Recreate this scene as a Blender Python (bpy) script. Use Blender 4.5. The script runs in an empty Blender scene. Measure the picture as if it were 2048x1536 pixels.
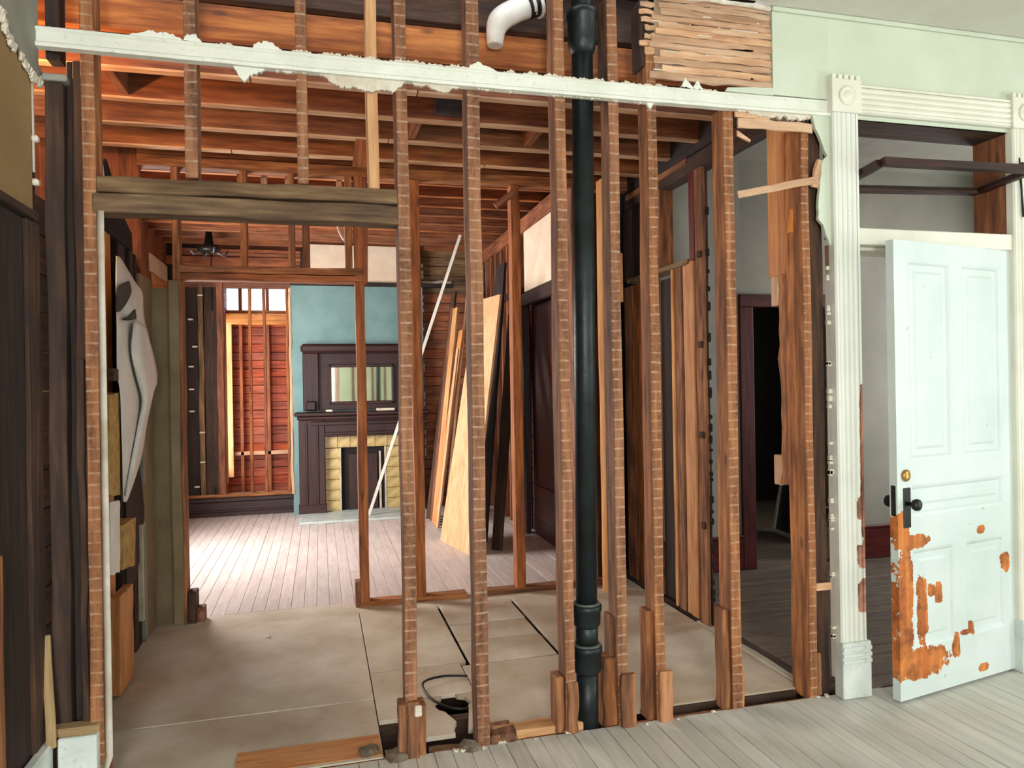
import bpy, bmesh, math, random
from mathutils import Vector, Matrix
random.seed(7)
C = bpy.context.scene.collection
scn = bpy.context.scene
# ------------------------------------------------------------------ camera
F = 1465.0; YAW = math.atan(384/1465.0); RO = .017; H = 1.5
cY, sY, cR, sR = math.cos(YAW), math.sin(YAW), math.cos(RO), math.sin(RO)
cam_d = bpy.data.cameras.new('camera'); cam = bpy.data.objects.new('camera', cam_d); C.objects.link(cam)
cam_d.sensor_fit = 'HORIZONTAL'; cam_d.sensor_width = 36.0; cam_d.lens = 36.0*F/2048; cam_d.clip_start = .05
fw = Vector((sY, cY, 0)); rt = Vector((cY, -sY, 0)); up = Vector((0, 0, 1))
cx_ = rt*cR - up*sR; cz_ = -fw; cy_ = up*cR + rt*sR
cam.matrix_world = Matrix(((cx_.x, cy_.x, cz_.x, 0), (cx_.y, cy_.y, cz_.y, 0), (cx_.z, cy_.z, cz_.z, H), (0, 0, 0, 1)))
scn.camera = cam
# ------------------------------------------------------------------ light, exposure
scn.view_settings.view_transform = 'Standard'; scn.view_settings.look = 'None'
scn.view_settings.gamma = 1.0; scn.view_settings.use_curve_mapping = False
scn.view_settings.exposure = 0.12
w = bpy.data.worlds.new('world'); scn.world = w; w.use_nodes = True
bg = w.node_tree.nodes['Background']; bg.inputs[0].default_value = (.82, .92, 1, 1); bg.inputs[1].default_value = 3.0
def area(name, loc, size, rot, energy, col):
    d = bpy.data.lights.new(name, 'AREA'); d.shape = 'RECTANGLE'; d.size, d.size_y = size; d.energy = energy; d.color = col
    o = bpy.data.objects.new(name, d); C.objects.link(o); o.location = loc; o.rotation_euler = rot; return o
R90 = math.pi/2
# daylight standing in the window openings; far side and closet lights are added fills
area('daylight_main_window', (-.3, -3.42, 1.75), (1.1, 2.0), (R90, 0, 0), 200, (.98, .985, 1))
area('daylight_main_window', (3.6, -3.42, 1.75), (1.1, 2.0), (R90, 0, 0), 36, (.96, .985, 1))
area('daylight_main_window', (5.62, .6, 1.75), (1.3, 2.0), (R90, 0, R90), 44, (.94, .975, 1))
area('daylight_back_window', (-1.66, 7.0, 1.65), (1.5, 2.1), (R90, 0, -R90), 160, (1, .955, .92))
area('daylight_bay_window', (-1.22, 9.85, 1.4), (.55, 1.9), (R90, 0, -R90), 22, (1, .9, .78))
area('daylight_side_window', (5.62, 4.2, 1.7), (.9, 1.6), (R90, 0, R90), 27, (1, .97, .93))
area('far_side_fill', (5.62, 5.75, 1.7), (.9, 1.4), (R90, 0, R90), 16, (1, .97, .9))  # fill added beyond the black doorway; the wall has no window there
area('closet_fill', (-2.3, 3.75, 2.75), (.8, .5), (R90, 0, -R90), 14, (1, .8, .6))  # warm fill added out of view for the glow on the joists

# ------------------------------------------------------------------ pixel -> place
def ray(x, y):
    u, v = (x-1024)/F, (y-768)/F
    a, b = u*cR - v*sR, v*cR + u*sR
    return Vector((a*cY + sY, -a*sY + cY, -b))
def onY(x, y, Y): r = ray(x, y); return Vector((0, 0, H)) + r*(Y/r.y)
def onX(x, y, X): r = ray(x, y); return Vector((0, 0, H)) + r*(X/r.x)
def onZ(x, y, Z): r = ray(x, y); return Vector((0, 0, H)) + r*((Z-H)/r.z)
# ------------------------------------------------------------------ materials
def lin(c):
    return tuple(((v/255)/12.92 if v/255 <= .04045 else ((v/255+.055)/1.055)**2.4) for v in c) + (1,)
_m = {}
def base_mat(name):
    m = bpy.data.materials.new(name); m.use_nodes = True
    nt = m.node_tree; b = nt.nodes['Principled BSDF']
    return m, nt, b
def N(nt, t, **k):
    n = nt.nodes.new(t)
    for a, v in k.items(): setattr(n, a, v)
    return n
def L(nt, a, b): nt.links.new(a, b)
def math_n(nt, op, a, b=None, c=None):
    n = N(nt, 'ShaderNodeMath', operation=op)
    for i, v in enumerate((a, b, c)):
        if v is None: continue
        if isinstance(v, (int, float)): n.inputs[i].default_value = v
        else: L(nt, v, n.inputs[i])
    return n.outputs[0]
def ramp(nt, fac, stops):
    r = N(nt, 'ShaderNodeValToRGB'); e = r.color_ramp.elements
    while len(e) > 1: e.remove(e[-1])
    e[0].position, e[0].color = stops[0]
    for p, c in stops[1:]:
        x = e.new(p); x.color = c
    L(nt, fac, r.inputs[0]); return r.outputs[0]
def mixc(nt, f, a, b, mode='MIX'):
    n = N(nt, 'ShaderNodeMix', data_type='RGBA', blend_type=mode)
    if isinstance(f, (int, float)): n.inputs[0].default_value = f
    else: L(nt, f, n.inputs[0])
    for i, v in ((6, a), (7, b)):
        if isinstance(v, tuple): n.inputs[i].default_value = v
        else: L(nt, v, n.inputs[i])
    return n.outputs[2]
def coords(nt, rnd=True):
    tc = N(nt, 'ShaderNodeTexCoord')
    if not rnd: return tc.outputs['Object'], None
    oi = N(nt, 'ShaderNodeObjectInfo')
    mul = math_n(nt, 'MULTIPLY', oi.outputs['Random'], 37.0)
    cmb = N(nt, 'ShaderNodeCombineXYZ')
    for i in range(3): L(nt, mul, cmb.inputs[i])
    add = N(nt, 'ShaderNodeVectorMath', operation='ADD')
    L(nt, tc.outputs['Object'], add.inputs[0]); L(nt, cmb.outputs[0], add.inputs[1])
    return add.outputs[0], oi.outputs['Random']
def noise(nt, vec, scale, detail=4, rough=.55, stretch=None):
    n = N(nt, 'ShaderNodeTexNoise'); n.inputs['Scale'].default_value = scale
    n.inputs['Detail'].default_value = detail; n.inputs['Roughness'].default_value = rough
    if stretch:
        mp = N(nt, 'ShaderNodeMapping'); mp.inputs['Scale'].default_value = stretch; L(nt, vec, mp.inputs[0]); vec = mp.outputs[0]
    L(nt, vec, n.inputs['Vector']); return n.outputs['Fac']
def bump(nt, b, h, s, dist=.01):
    n = N(nt, 'ShaderNodeBump'); n.inputs['Strength'].default_value = s; n.inputs['Distance'].default_value = dist
    L(nt, h, n.inputs['Height']); L(nt, n.outputs[0], b.inputs['Normal'])
WOODS = {  # dark, mid, light, roughness
    'old':   ((72, 42, 23), (130, 80, 45), (176, 118, 72), .8),
    'grey':  ((74, 52, 34), (110, 84, 56), (142, 116, 82), .85),
    'joist': ((96, 50, 24), (140, 80, 40), (176, 112, 62), .75),
    'red':   ((86, 44, 26), (130, 74, 44), (160, 98, 62), .75),
    'new':   ((176, 112, 56), (206, 146, 84), (226, 172, 112), .65),
    'orange': ((160, 96, 50), (192, 128, 74), (212, 154, 100), .7),
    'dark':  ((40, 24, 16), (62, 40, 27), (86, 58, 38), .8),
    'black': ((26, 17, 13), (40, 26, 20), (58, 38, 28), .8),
    'mahog': ((30, 11, 9), (44, 17, 14), (58, 26, 22), .5),
    'wine':  ((58, 16, 16), (84, 26, 24), (102, 38, 34), .4),
    'amber': ((186, 104, 38), (216, 138, 58), (232, 164, 88), .65),
    'lath':  ((166, 122, 90), (196, 154, 118), (216, 180, 146), .85),
    'floorg': ((184, 180, 168), (195, 192, 182), (204, 202, 195), .5),
    'floorb': ((186, 170, 164), (198, 184, 178), (208, 196, 190), .5),
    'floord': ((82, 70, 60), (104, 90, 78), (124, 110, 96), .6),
    'ply':   ((176, 130, 88), (200, 156, 110), (216, 176, 132), .7),
    'subfl': ((150, 138, 118), (172, 162, 143), (192, 184, 168), .8),
    'white': ((196, 190, 176), (216, 212, 200), (228, 225, 214), .55),
    'tan':   ((128, 104, 72), (156, 128, 88), (176, 150, 108), .85),
    'sheath': ((104, 44, 26), (146, 66, 40), (176, 92, 58), .7),
}
def wood(kind, axis='z', lath=False):
    key = ('w', kind, axis, lath)
    if key in _m: return _m[key]
    m, nt, b = base_mat(f'{kind}_wood_{axis}' + ('_nailed' if lath else ''))
    d, md, lt, ro = WOODS[kind]
    vec, rnd = coords(nt)
    st = {'x': (.09, 1, 1), 'y': (1, .09, 1), 'z': (1, 1, .09)}[axis]
    n1 = noise(nt, vec, 38, 5, .6, st)
    n2 = noise(nt, vec, 5, 3, .6, tuple(max(v, .35) for v in st))
    f = math_n(nt, 'ADD', math_n(nt, 'MULTIPLY', n1, .62), math_n(nt, 'MULTIPLY', n2, .38))
    col = ramp(nt, f, [(.36, lin(d)), (.5, lin(md)), (.64, lin(lt))])
    # piece to piece shade of the lumber
    hv = N(nt, 'ShaderNodeHueSaturation'); L(nt, col, hv.inputs['Color'])
    sp_ = .10 if kind.startswith('floor') else .34
    L(nt, math_n(nt, 'MULTIPLY_ADD', rnd, sp_, 1-sp_/2), hv.inputs['Value'])
    L(nt, math_n(nt, 'MULTIPLY_ADD', rnd, .12, .92), hv.inputs['Saturation'])
    col = hv.outputs[0]
    if kind in ('old', 'joist', 'red', 'new', 'orange', 'sheath'):   # knots
        vo = N(nt, 'ShaderNodeTexVoronoi'); vo.inputs['Scale'].default_value = 4.5
        mp = N(nt, 'ShaderNodeMapping'); mp.inputs['Scale'].default_value = tuple(.45 if v < .5 else 1.4 for v in st); L(nt, vec, mp.inputs[0]); L(nt, mp.outputs[0], vo.inputs['Vector'])
        k = ramp(nt, vo.outputs['Distance'], [(.05, (1, 1, 1, 1)), (.1, (0, 0, 0, 1))])
        col = mixc(nt, math_n(nt, 'MULTIPLY', k, .7), col, lin(tuple(int(v*.6) for v in d)))
    hgt = n1
    if lath:   # pale plaster ghosts left on the nailing face between the vanished laths
        geo = N(nt, 'ShaderNodeNewGeometry'); sx = N(nt, 'ShaderNodeSeparateXYZ'); L(nt, geo.outputs['True Normal'], sx.inputs[0])
        face = math_n(nt, 'LESS_THAN', sx.outputs[1], -.7)
        so = N(nt, 'ShaderNodeSeparateXYZ'); tc = N(nt, 'ShaderNodeTexCoord'); L(nt, tc.outputs['Object'], so.inputs[0])
        wob = noise(nt, vec, 9, 2)
        fr = math_n(nt, 'FRACT', math_n(nt, 'MULTIPLY_ADD', so.outputs[2], 1/.043, math_n(nt, 'MULTIPLY', wob, .35)))
        ln = ramp(nt, fr, [(.0, (0, 0, 0, 1)), (.06, (1, 1, 1, 1)), (.16, (1, 1, 1, 1)), (.26, (0, 0, 0, 1))])
        keep = ramp(nt, noise(nt, vec, 26, 3, .7), [(.38, (.1, .1, .1, 1)), (.62, (1, 1, 1, 1))])
        f1 = math_n(nt, 'MULTIPLY', math_n(nt, 'MULTIPLY', ln, keep), face)
        body = math_n(nt, 'MULTIPLY', face, ramp(nt, noise(nt, vec, 60, 3, .7), [(.4, (.1, .1, .1, 1)), (.65, (.5, .5, .5, 1))]))
        col = mixc(nt, body, col, lin((164, 112, 78)))
        col = mixc(nt, math_n(nt, 'MULTIPLY', f1, .62), col, lin((196, 166, 138)))
        hgt = math_n(nt, 'ADD', n1, math_n(nt, 'MULTIPLY', f1, .8))
    L(nt, col, b.inputs['Base Color']); b.inputs['Roughness'].default_value = ro
    bump(nt, b, hgt, .35, .004)
    _m[key] = m; return m
def paint(name, c1, c2, rough=.6, scale=3, speck=0, bs=.15, bscale=40, metal=0):
    key = ('p', name)
    if key in _m: return _m[key]
    m, nt, b = base_mat(name)
    vec, rnd = coords(nt, False)
    n1 = noise(nt, vec, scale, 5, .6)
    col = ramp(nt, n1, [(.35, lin(c1)), (.65, lin(c2))])
    n3 = noise(nt, vec, bscale, 4, .6)
    if speck:
        col = mixc(nt, ramp(nt, n3, [(.60, (0, 0, 0, 1)), (.72, (speck, speck, speck, 1))]), col, lin(tuple(int(v*.45) for v in c1)))
    L(nt, col, b.inputs['Base Color']); b.inputs['Roughness'].default_value = rough; b.inputs['Metallic'].default_value = metal
    bump(nt, b, n3, bs, .005)
    _m[key] = m; return m
def blobs(nt, p, pts, nz):
    """soft-edged union of ellipses (cx,cz,rx,rz) in local x/z: chipped paint outlines"""
    out = None
    for (cx, cz, rx, rz) in pts:
        s = N(nt, 'ShaderNodeSeparateXYZ'); L(nt, p, s.inputs[0])
        a = math_n(nt, 'MULTIPLY', math_n(nt, 'SUBTRACT', s.outputs[0], cx), 1/rx)
        c = math_n(nt, 'MULTIPLY', math_n(nt, 'SUBTRACT', s.outputs[2], cz), 1/rz)
        a = math_n(nt, 'POWER', math_n(nt, 'ABSOLUTE', a), 2.6); c = math_n(nt, 'POWER', math_n(nt, 'ABSOLUTE', c), 2.6)
        d = math_n(nt, 'ADD', math_n(nt, 'ADD', a, c), math_n(nt, 'MULTIPLY_ADD', nz, 4.2, -2.1))
        k = math_n(nt, 'LESS_THAN', d, 1.0)
        out = k if out is None else math_n(nt, 'MAXIMUM', out, k)
    return out
def chipped(name, c1, c2, pts, wood_a, wood_b, rough=.45):
    m, nt, b = base_mat(name)
    vec, rnd = coords(nt, False)
    n1 = noise(nt, vec, 2.5, 4); col = ramp(nt, n1, [(.35, lin(c1)), (.65, lin(c2))])
    nz = noise(nt, vec, 15, 6, .68)
    k = blobs(nt, vec, pts, nz)
    g = noise(nt, vec, 30, 5, .6, (1, 1, .1)); wc = mixc(nt, ramp(nt, noise(nt, vec, 9, 4, .6), [(.42, (0, 0, 0, 1)), (.62, (1, 1, 1, 1))]), ramp(nt, g, [(.35, lin(wood_a)), (.65, lin(wood_b))]), lin(tuple(int(v*.74) for v in wood_a)))
    edge = math_n(nt, 'MULTIPLY', math_n(nt, 'LESS_THAN', noise(nt, vec, 17, 5, .7), .30), .8)
    col = mixc(nt, edge, col, lin((150, 120, 100)))
    L(nt, mixc(nt, k, col, wc), b.inputs['Base Color'])
    L(nt, math_n(nt, 'MULTIPLY_ADD', k, .3, rough), b.inputs['Roughness'])
    bump(nt, b, math_n(nt, 'SUBTRACT', math_n(nt, 'MULTIPLY', nz, .12), k), .5, .003)
    return m
PLASTER = paint('mint_plaster', (194, 202, 180), (206, 213, 192), .75, 2.2, 0, .12, 14)
TRIM = paint('cream_trim_paint', (216, 213, 194), (228, 226, 210), .5, 4, 0, .08, 30)
RAILP = paint('rail_paint', (216, 218, 202), (232, 233, 220), .55, 5, .25, .2, 50)
RAWP = paint('raw_plaster', (196, 182, 160), (222, 214, 196), .9, 12, .3, .6, 60)
CEILP = paint('ceiling_paint', (206, 203, 188), (216, 214, 200), .8, 2, 0, .08, 20)
GREYP = paint('grey_plaster', (132, 132, 120), (152, 152, 140), .85, 3, .1, .15, 30)
SIDEP = paint('side_room_plaster', (150, 146, 136), (168, 164, 152), .85, 1.6, 0, .1, 12)
BEIGE = paint('beige_board', (140, 112, 72), (160, 132, 90), .8, 2, 0, .1, 20)
OLIVE = paint('olive_plaster', (124, 108, 78), (146, 130, 100), .85, 3, .15, .2, 30)
TEAL = paint('teal_plaster', (100, 131, 132), (118, 149, 146), .8, 3, 0, .15, 18)
CREAM = paint('cream_plaster', (214, 192, 166), (228, 210, 186), .8, 4, .1, .2, 25)
BLACKP = paint('black_moulding', (24, 16, 14), (34, 24, 20), .5, 6)
TILE = paint('mottled_yellow_tile', (160, 132, 76), (206, 184, 122), .35, 16, .35, .05, 22)
HEARTH = paint('hearth_slate', (168, 178, 172), (196, 204, 198), .5, 6, .1)
IRON = paint('black_iron', (20, 26, 27), (36, 46, 47), .42, 8, .1, .3, 60, .3)
LEAD = paint('grey_caulk', (70, 74, 70), (104, 106, 98), .7, 20)
PVC = paint('white_plastic', (196, 188, 176), (222, 216, 206), .4, 8, .1)
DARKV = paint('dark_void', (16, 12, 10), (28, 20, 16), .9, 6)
DIRT = paint('dirt_rubble', (84, 72, 58), (132, 118, 98), .95, 30, .4, .8, 60)
BRASS = paint('brass', (150, 110, 50), (190, 150, 80), .35, 12, 0, .05, 30, .8)
BLKM = paint('black_hardware', (26, 28, 26), (44, 46, 42), .4, 12, 0, .1, 40, .5)
SHEETM = paint('white_sheet', (222, 224, 218), (242, 242, 236), .6, 5, .08, .1, 30)
SHEETD = paint('dark_sheet_shading', (52, 52, 50), (80, 78, 74), .7, 8)  # the sheet's dark shading, put into the colour of its patches
FOAM = paint('yellow_insulation', (168, 130, 72), (204, 172, 106), .95, 20, .35, .8, 50)
PALE = paint('pale_strip_paint', (170, 156, 134), (206, 196, 180), .6, 6, .2, .2, 40)
DIRTYW = paint('dirty_white_paint', (196, 204, 196), (220, 226, 218), .6, 8, .35, .2, 40)
STEEL = paint('steel_grey', (80, 78, 84), (110, 106, 112), .4, 10, 0, .1, 40, .6)
def glass_mat():
    m, nt, b = base_mat('old_glass'); b.inputs['Base Color'].default_value = (.9, .95, .92, 1)
    b.inputs['Roughness'].default_value = .05; b.inputs['Transmission Weight'].default_value = 1.0; b.inputs['IOR'].default_value = 1.1
    return m
GLASS = glass_mat()
def mirror_mat():
    m, nt, b = base_mat('mirror_silver'); b.inputs['Metallic'].default_value = 1; b.inputs['Roughness'].default_value = .04
    b.inputs['Base Color'].default_value = (.82, .84, .74, 1); return m
MIRROR = mirror_mat()
# ------------------------------------------------------------------ builders
def link(name, me, mat, parent=None, loc=(0, 0, 0), rot=None):
    o = bpy.data.objects.new(name, me); C.objects.link(o); o.location = loc
    if rot: o.rotation_euler = rot
    if mat is not None and not me.materials: me.materials.append(mat)
    if parent is not None:
        o.parent = parent
        if parent.location.length > 0 or parent.rotation_euler.z: o.matrix_parent_inverse = PINV[parent.name]
    return o
PINV = {}
def empty(name, loc=(0, 0, 0)):
    o = bpy.data.objects.new(name, None); C.objects.link(o); o.location = loc; o.empty_display_size = .1
    PINV[o.name] = Matrix.Translation(-Vector(loc)); return o
def tag(o, label, cat, kind=None, group=None):
    o['label'] = label; o['category'] = cat
    if kind: o['kind'] = kind
    if group: o['group'] = group
    return o
def struct(name, label, cat): return tag(empty(name), label, cat, 'structure')
def thing(name, label, cat, loc=(0, 0, 0), group=None): return tag(empty(name, loc), label, cat, None, group)
def resolve(mat, dims):
    if isinstance(mat, str):
        lath = mat.endswith('+'); k = mat.rstrip('+')
        ax = 'xyz'[max(range(3), key=lambda i: dims[i])]
        return wood(k, ax, lath)
    return mat
def rough_box(dims, bev=0, seg=0, jit=0):
    """box centred at 0; optional cuts along the long axis, hand-sawn wobble, worn edges"""
    bm = bmesh.new(); bmesh.ops.create_cube(bm, size=1)
    for v in bm.verts: v.co = Vector([v.co[i]*dims[i] for i in range(3)])
    ax = max(range(3), key=lambda i: dims[i])
    if seg:
        es = [e for e in bm.edges if abs((e.verts[0].co-e.verts[1].co)[ax]) > dims[ax]*.9]
        bmesh.ops.subdivide_edges(bm, edges=es, cuts=seg, use_grid_fill=True)
    if jit:
        grp = {}
        for v in bm.verts:
            k = round(v.co[ax], 4); grp.setdefault(k, [random.uniform(-jit, jit) for _ in range(3)])
            g = grp[k]
            for i in range(3):
                if i != ax: v.co[i] += g[i] + random.uniform(-jit, jit)*.6
    if bev:
        ed = [e for e in bm.edges if len(e.link_faces) == 2 and e.calc_face_angle(0) > .8]
        bmesh.ops.bevel(bm, geom=ed, offset=min(bev, min(dims)*.3), segments=1, affect='EDGES')
    me = bpy.data.meshes.new('m'); bm.to_mesh(me); bm.free(); return me
def B(name, x0, x1, y0, y1, z0, z1, mat, parent=None, bev=.002, seg=0, jit=0):
    d = (abs(x1-x0), abs(y1-y0), abs(z1-z0))
    me = rough_box(d, bev, seg, jit)
    return link(name, me, resolve(mat, d), parent, ((x0+x1)/2, (y0+y1)/2, (z0+z1)/2))
def stud(x0, x1, y0, y1, z0, z1, mat, parent, name='stud', jit=.003):
    return B(name, x0, x1, y0, y1, z0, z1, mat, parent, .003, max(2, int((z1-z0)/.35)), jit)
def beam(name, p0, p1, w_, t_, mat, parent=None, ref=(0, -1, 0), bev=.002, seg=3, jit=.001):
    """board from p0 to p1 (axis line); w_ across ref x axis, t_ thick towards ref"""
    p0, p1 = Vector(p0), Vector(p1); z = (p1-p0); ln = z.length; z.normalize()
    yv = Vector(ref); yv = (yv - z*yv.dot(z)).normalized(); xv = yv.cross(z).normalized()
    me = rough_box((w_, t_, ln), bev, seg, jit)
    mt = wood(mat.rstrip('+'), 'z', mat.endswith('+')) if isinstance(mat, str) else mat
    mid = (p0+p1)/2
    M = Matrix(((xv.x, yv.x, z.x, mid.x), (xv.y, yv.y, z.y, mid.y), (xv.z, yv.z, z.z, mid.z), (0, 0, 0, 1)))
    o = link(name, me, mt, parent); o.matrix_basis = M
    return o
def poly(name, pts, plane, d0, d1, mat, parent=None, bev=0):
    """outline pts extruded from d0 to d1 across the plane ('xz','yz','xy')"""
    def P(a, b, d): return {'xz': (a, d, b), 'yz': (d, a, b), 'xy': (a, b, d)}[plane]
    ca = sum(p[0] for p in pts)/len(pts); cb = sum(p[1] for p in pts)/len(pts); cd = (d0+d1)/2
    bm = bmesh.new()
    va = [bm.verts.new(P(a-ca, b-cb, d0-cd)) for a, b in pts]; vb = [bm.verts.new(P(a-ca, b-cb, d1-cd)) for a, b in pts]
    fs = [bm.faces.new(va), bm.faces.new(list(reversed(vb)))]
    n = len(pts)
    for i in range(n): bm.faces.new((va[i], vb[i], vb[(i+1) % n], va[(i+1) % n]))
    bmesh.ops.recalc_face_normals(bm, faces=bm.faces)
    bmesh.ops.triangulate(bm, faces=[f for f in bm.faces if len(f.verts) > 4])
    me = bpy.data.meshes.new('m'); bm.to_mesh(me); bm.free()
    dims = [max(p[0] for p in pts)-min(p[0] for p in pts), max(p[1] for p in pts)-min(p[1] for p in pts)]
    dm = {'xz': (dims[0], 0, dims[1]), 'yz': (0, dims[0], dims[1]), 'xy': (dims[0], dims[1], 0)}[plane]
    return link(name, me, resolve(mat, dm), parent, P(ca, cb, cd))
def jag(a, b, n, amp):
    """ragged line a -> b (excluding b)"""
    out = []
    for i in range(n):
        t = i/n; j = 0 if i == 0 else amp
        out.append((a[0]+(b[0]-a[0])*t + random.uniform(-j, j), a[1]+(b[1]-a[1])*t + random.uniform(-j, j)))
    return out
def lathe(name, prof, mat, parent=None, loc=(0, 0, 0), axis='z', seg=28):
    bm = bmesh.new(); rings = []
    for r, z in prof:
        ring = []
        for i in range(seg):
            t = 2*math.pi*i/seg; c, s = r*math.cos(t), r*math.sin(t)
            ring.append(bm.verts.new({'z': (c, s, z), 'y': (c, -z, s), 'x': (z, c, s)}[axis]))
        rings.append(ring)
    for a, b in zip(rings, rings[1:]):
        for i in range(seg): bm.faces.new((a[i], a[(i+1) % seg], b[(i+1) % seg], b[i]))
    bm.faces.new(rings[0]); bm.faces.new(rings[-1])
    bmesh.ops.recalc_face_normals(bm, faces=bm.faces)
    for f in bm.faces: f.smooth = len(f.verts) == 4
    me = bpy.data.meshes.new('m'); bm.to_mesh(me); bm.free()
    return link(name, me, mat, parent, loc)
def tube(name, pts, r, mat, parent=None, seg=10, radii=None):
    pts = [Vector(p) for p in pts]; bm = bmesh.new(); rings = []; ref = Vector((.13, .37, .92))
    for i, p in enumerate(pts):
        t = (pts[min(i+1, len(pts)-1)] - pts[max(i-1, 0)]).normalized()
        u = t.cross(ref).normalized(); v = t.cross(u); rr = radii[i] if radii else r
        rings.append([bm.verts.new(p + (u*math.cos(2*math.pi*k/seg) + v*math.sin(2*math.pi*k/seg))*rr) for k in range(seg)])
    for a, b in zip(rings, rings[1:]):
        for i in range(seg): bm.faces.new((a[i], a[(i+1) % seg], b[(i+1) % seg], b[i]))
    bm.faces.new(rings[0]); bm.faces.new(rings[-1]); bmesh.ops.recalc_face_normals(bm, faces=bm.faces)
    for f in bm.faces: f.smooth = len(f.verts) == 4
    me = bpy.data.meshes.new('m'); bm.to_mesh(me); bm.free()
    return link(name, me, mat, parent)
def smooth_path(pts, n=8):
    P = [Vector(p) for p in pts]; out = []
    for i in range(len(P)-1):
        p0, p1, p2, p3 = P[max(i-1, 0)], P[i], P[i+1], P[min(i+2, len(P)-1)]
        for k in range(n):
            t = k/n
            out.append(.5*((2*p1) + (p2-p0)*t + (2*p0-5*p1+4*p2-p3)*t*t + (3*p1-p0-3*p2+p3)*t**3))
    out.append(P[-1]); return out
def sheet(name, grid, mat, parent=None, thick=.004, smooth=True):
    """grid of points (rows of equal length) given a real thickness"""
    bm = bmesh.new(); vs = [[bm.verts.new(p) for p in row] for row in grid]
    for r in range(len(grid)-1):
        for c in range(len(grid[0])-1): bm.faces.new((vs[r][c], vs[r][c+1], vs[r+1][c+1], vs[r+1][c]))
    bmesh.ops.recalc_face_normals(bm, faces=bm.faces)
    bmesh.ops.solidify(bm, geom=bm.faces[:], thickness=thick)
    for f in bm.faces: f.smooth = smooth
    me = bpy.data.meshes.new('m'); bm.to_mesh(me); bm.free(); return link(name, me, mat, parent)
def casing(name, x0, x1, y0, y1, z0, z1, parent, mat, vertical=True, reeds=4):
    """reeded board: proud half-round reeds on the face towards -Y"""
    bm = bmesh.new(); wdt = (x1-x0) if vertical else (z1-z0)
    prof = [(0, y1), (0, y0+.008)]
    m_ = .018; n = reeds
    prof += [(m_*.4, y0), (m_, y0), (m_, y0+.008)]
    span = wdt-2*m_
    for i in range(n):
        for k in range(5):
            a = math.pi*k/4
            prof.append((m_ + span*(i + .5 - .5*math.cos(a))/n, y0+.008-.010*math.sin(a)))
    prof += [(wdt-m_, y0+.008), (wdt-m_, y0), (wdt-m_*.4, y0), (wdt, y0+.008), (wdt, y1)]
    clean = [prof[0]]
    for p in prof[1:]:
        if abs(p[0]-clean[-1][0]) + abs(p[1]-clean[-1][1]) > 1e-5: clean.append(p)
    ym = (y0+y1)/2; xm, zm = (x0+x1)/2, (z0+z1)/2
    if vertical: A = [bm.verts.new((a+x0-xm, b-ym, z0-zm)) for a, b in clean]; D = [bm.verts.new((a+x0-xm, b-ym, z1-zm)) for a, b in clean]
    else: A = [bm.verts.new((x0-xm, b-ym, a+z0-zm)) for a, b in clean]; D = [bm.verts.new((x1-xm, b-ym, a+z0-zm)) for a, b in clean]
    k = len(clean)
    for i in range(k): bm.faces.new((A[i], D[i], D[(i+1) % k], A[(i+1) % k]))
    bm.faces.new(A); bm.faces.new(list(reversed(D)))
    bmesh.ops.recalc_face_normals(bm, faces=bm.faces); bmesh.ops.triangulate(bm, faces=[f for f in bm.faces if len(f.verts) > 4])
    me = bpy.data.meshes.new('m'); bm.to_mesh(me); bm.free(); return link(name, me, mat, parent, (xm, ym, zm))

YA, YAB = 2.98, 3.08          # near stud wall, front and back
YB, YBB = 5.08, 5.18          # middle stud wall
YF = 9.0                      # chimney face
ZC, ZH = 3.22, 2.955          # room ceiling, underside of hall joists
XR = 5.7                      # right wall
# ================================================================== FLOORS
fl = struct('floor_main', 'grey painted strip floor of narrow worn boards before the stud wall', 'floor')
x = -1.0; i = 0
while x < XR:
    wd = .075; brk = random.uniform(-1.5, 2.0)
    B('board', x+.0012, x+wd-.0012, -3.5, brk-.001, -.022, random.uniform(-.0015, .0012), 'floorg', fl, .0015)
    B('board', x+.0012, x+wd-.0012, brk+.001, 2.985, -.022, random.uniform(-.0015, .0012), 'floorg', fl, .0015)
    x += wd; i += 1
B('subfloor', -1.05, XR, -3.5, 2.97, -.05, -.024, 'dark', fl)
# broken lip of bare wood along the wall line
for a, b, yy in ((-.7, .25, 3.0), (.42, .62, 3.01), (.66, 1.05, 3.01), (1.2, 1.75, 3.01), (1.77, 2.25, 3.0)):
    B('nosing', a, b, 2.986, yy, -.03, -.003, 'orange' if a < .3 else 'old', fl, .003, 6, .002)
fh = struct('floor_hall', 'dusty plywood subfloor sheets of the hall behind the near studs', 'floor')
SUB = paint('dusty_plywood', (172, 154, 130), (206, 195, 176), .85, 1.7, .12, .12, 22)
B('floor_panel', -1.05, .225, 3.0, 3.562, -.02, .001, SUB, fh, .003)
B('floor_panel', .23, .40, 3.33, 3.9, -.02, .0, SUB, fh, .003)
B('floor_panel', -1.05, .225, 3.567, 4.95, -.02, .003, SUB, fh, .003)
B('floor_panel', .23, .74, 3.905, 4.95, -.02, .003, SUB, fh, .003)
B('floor_panel', .76, 1.25, 3.87, 4.22, -.02, .001, SUB, fh, .003)
B('floor_panel', .76, 1.25, 4.235, 4.53, -.02, -.002, SUB, fh, .003)
B('floor_panel', .76, 1.25, 4.545, 4.98, -.02, .002, SUB, fh, .003)
B('floor_panel', .71, 1.27, 3.115, 3.855, -.02, .002, SUB, fh, .003)
B('floor_panel', 1.275, 2.24, 3.10, 5.0, -.02, .002, SUB, fh, .003)
B('floor_panel', .405, .705, 3.52, 3.9, -.02, .001, SUB, fh, .003)
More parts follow.
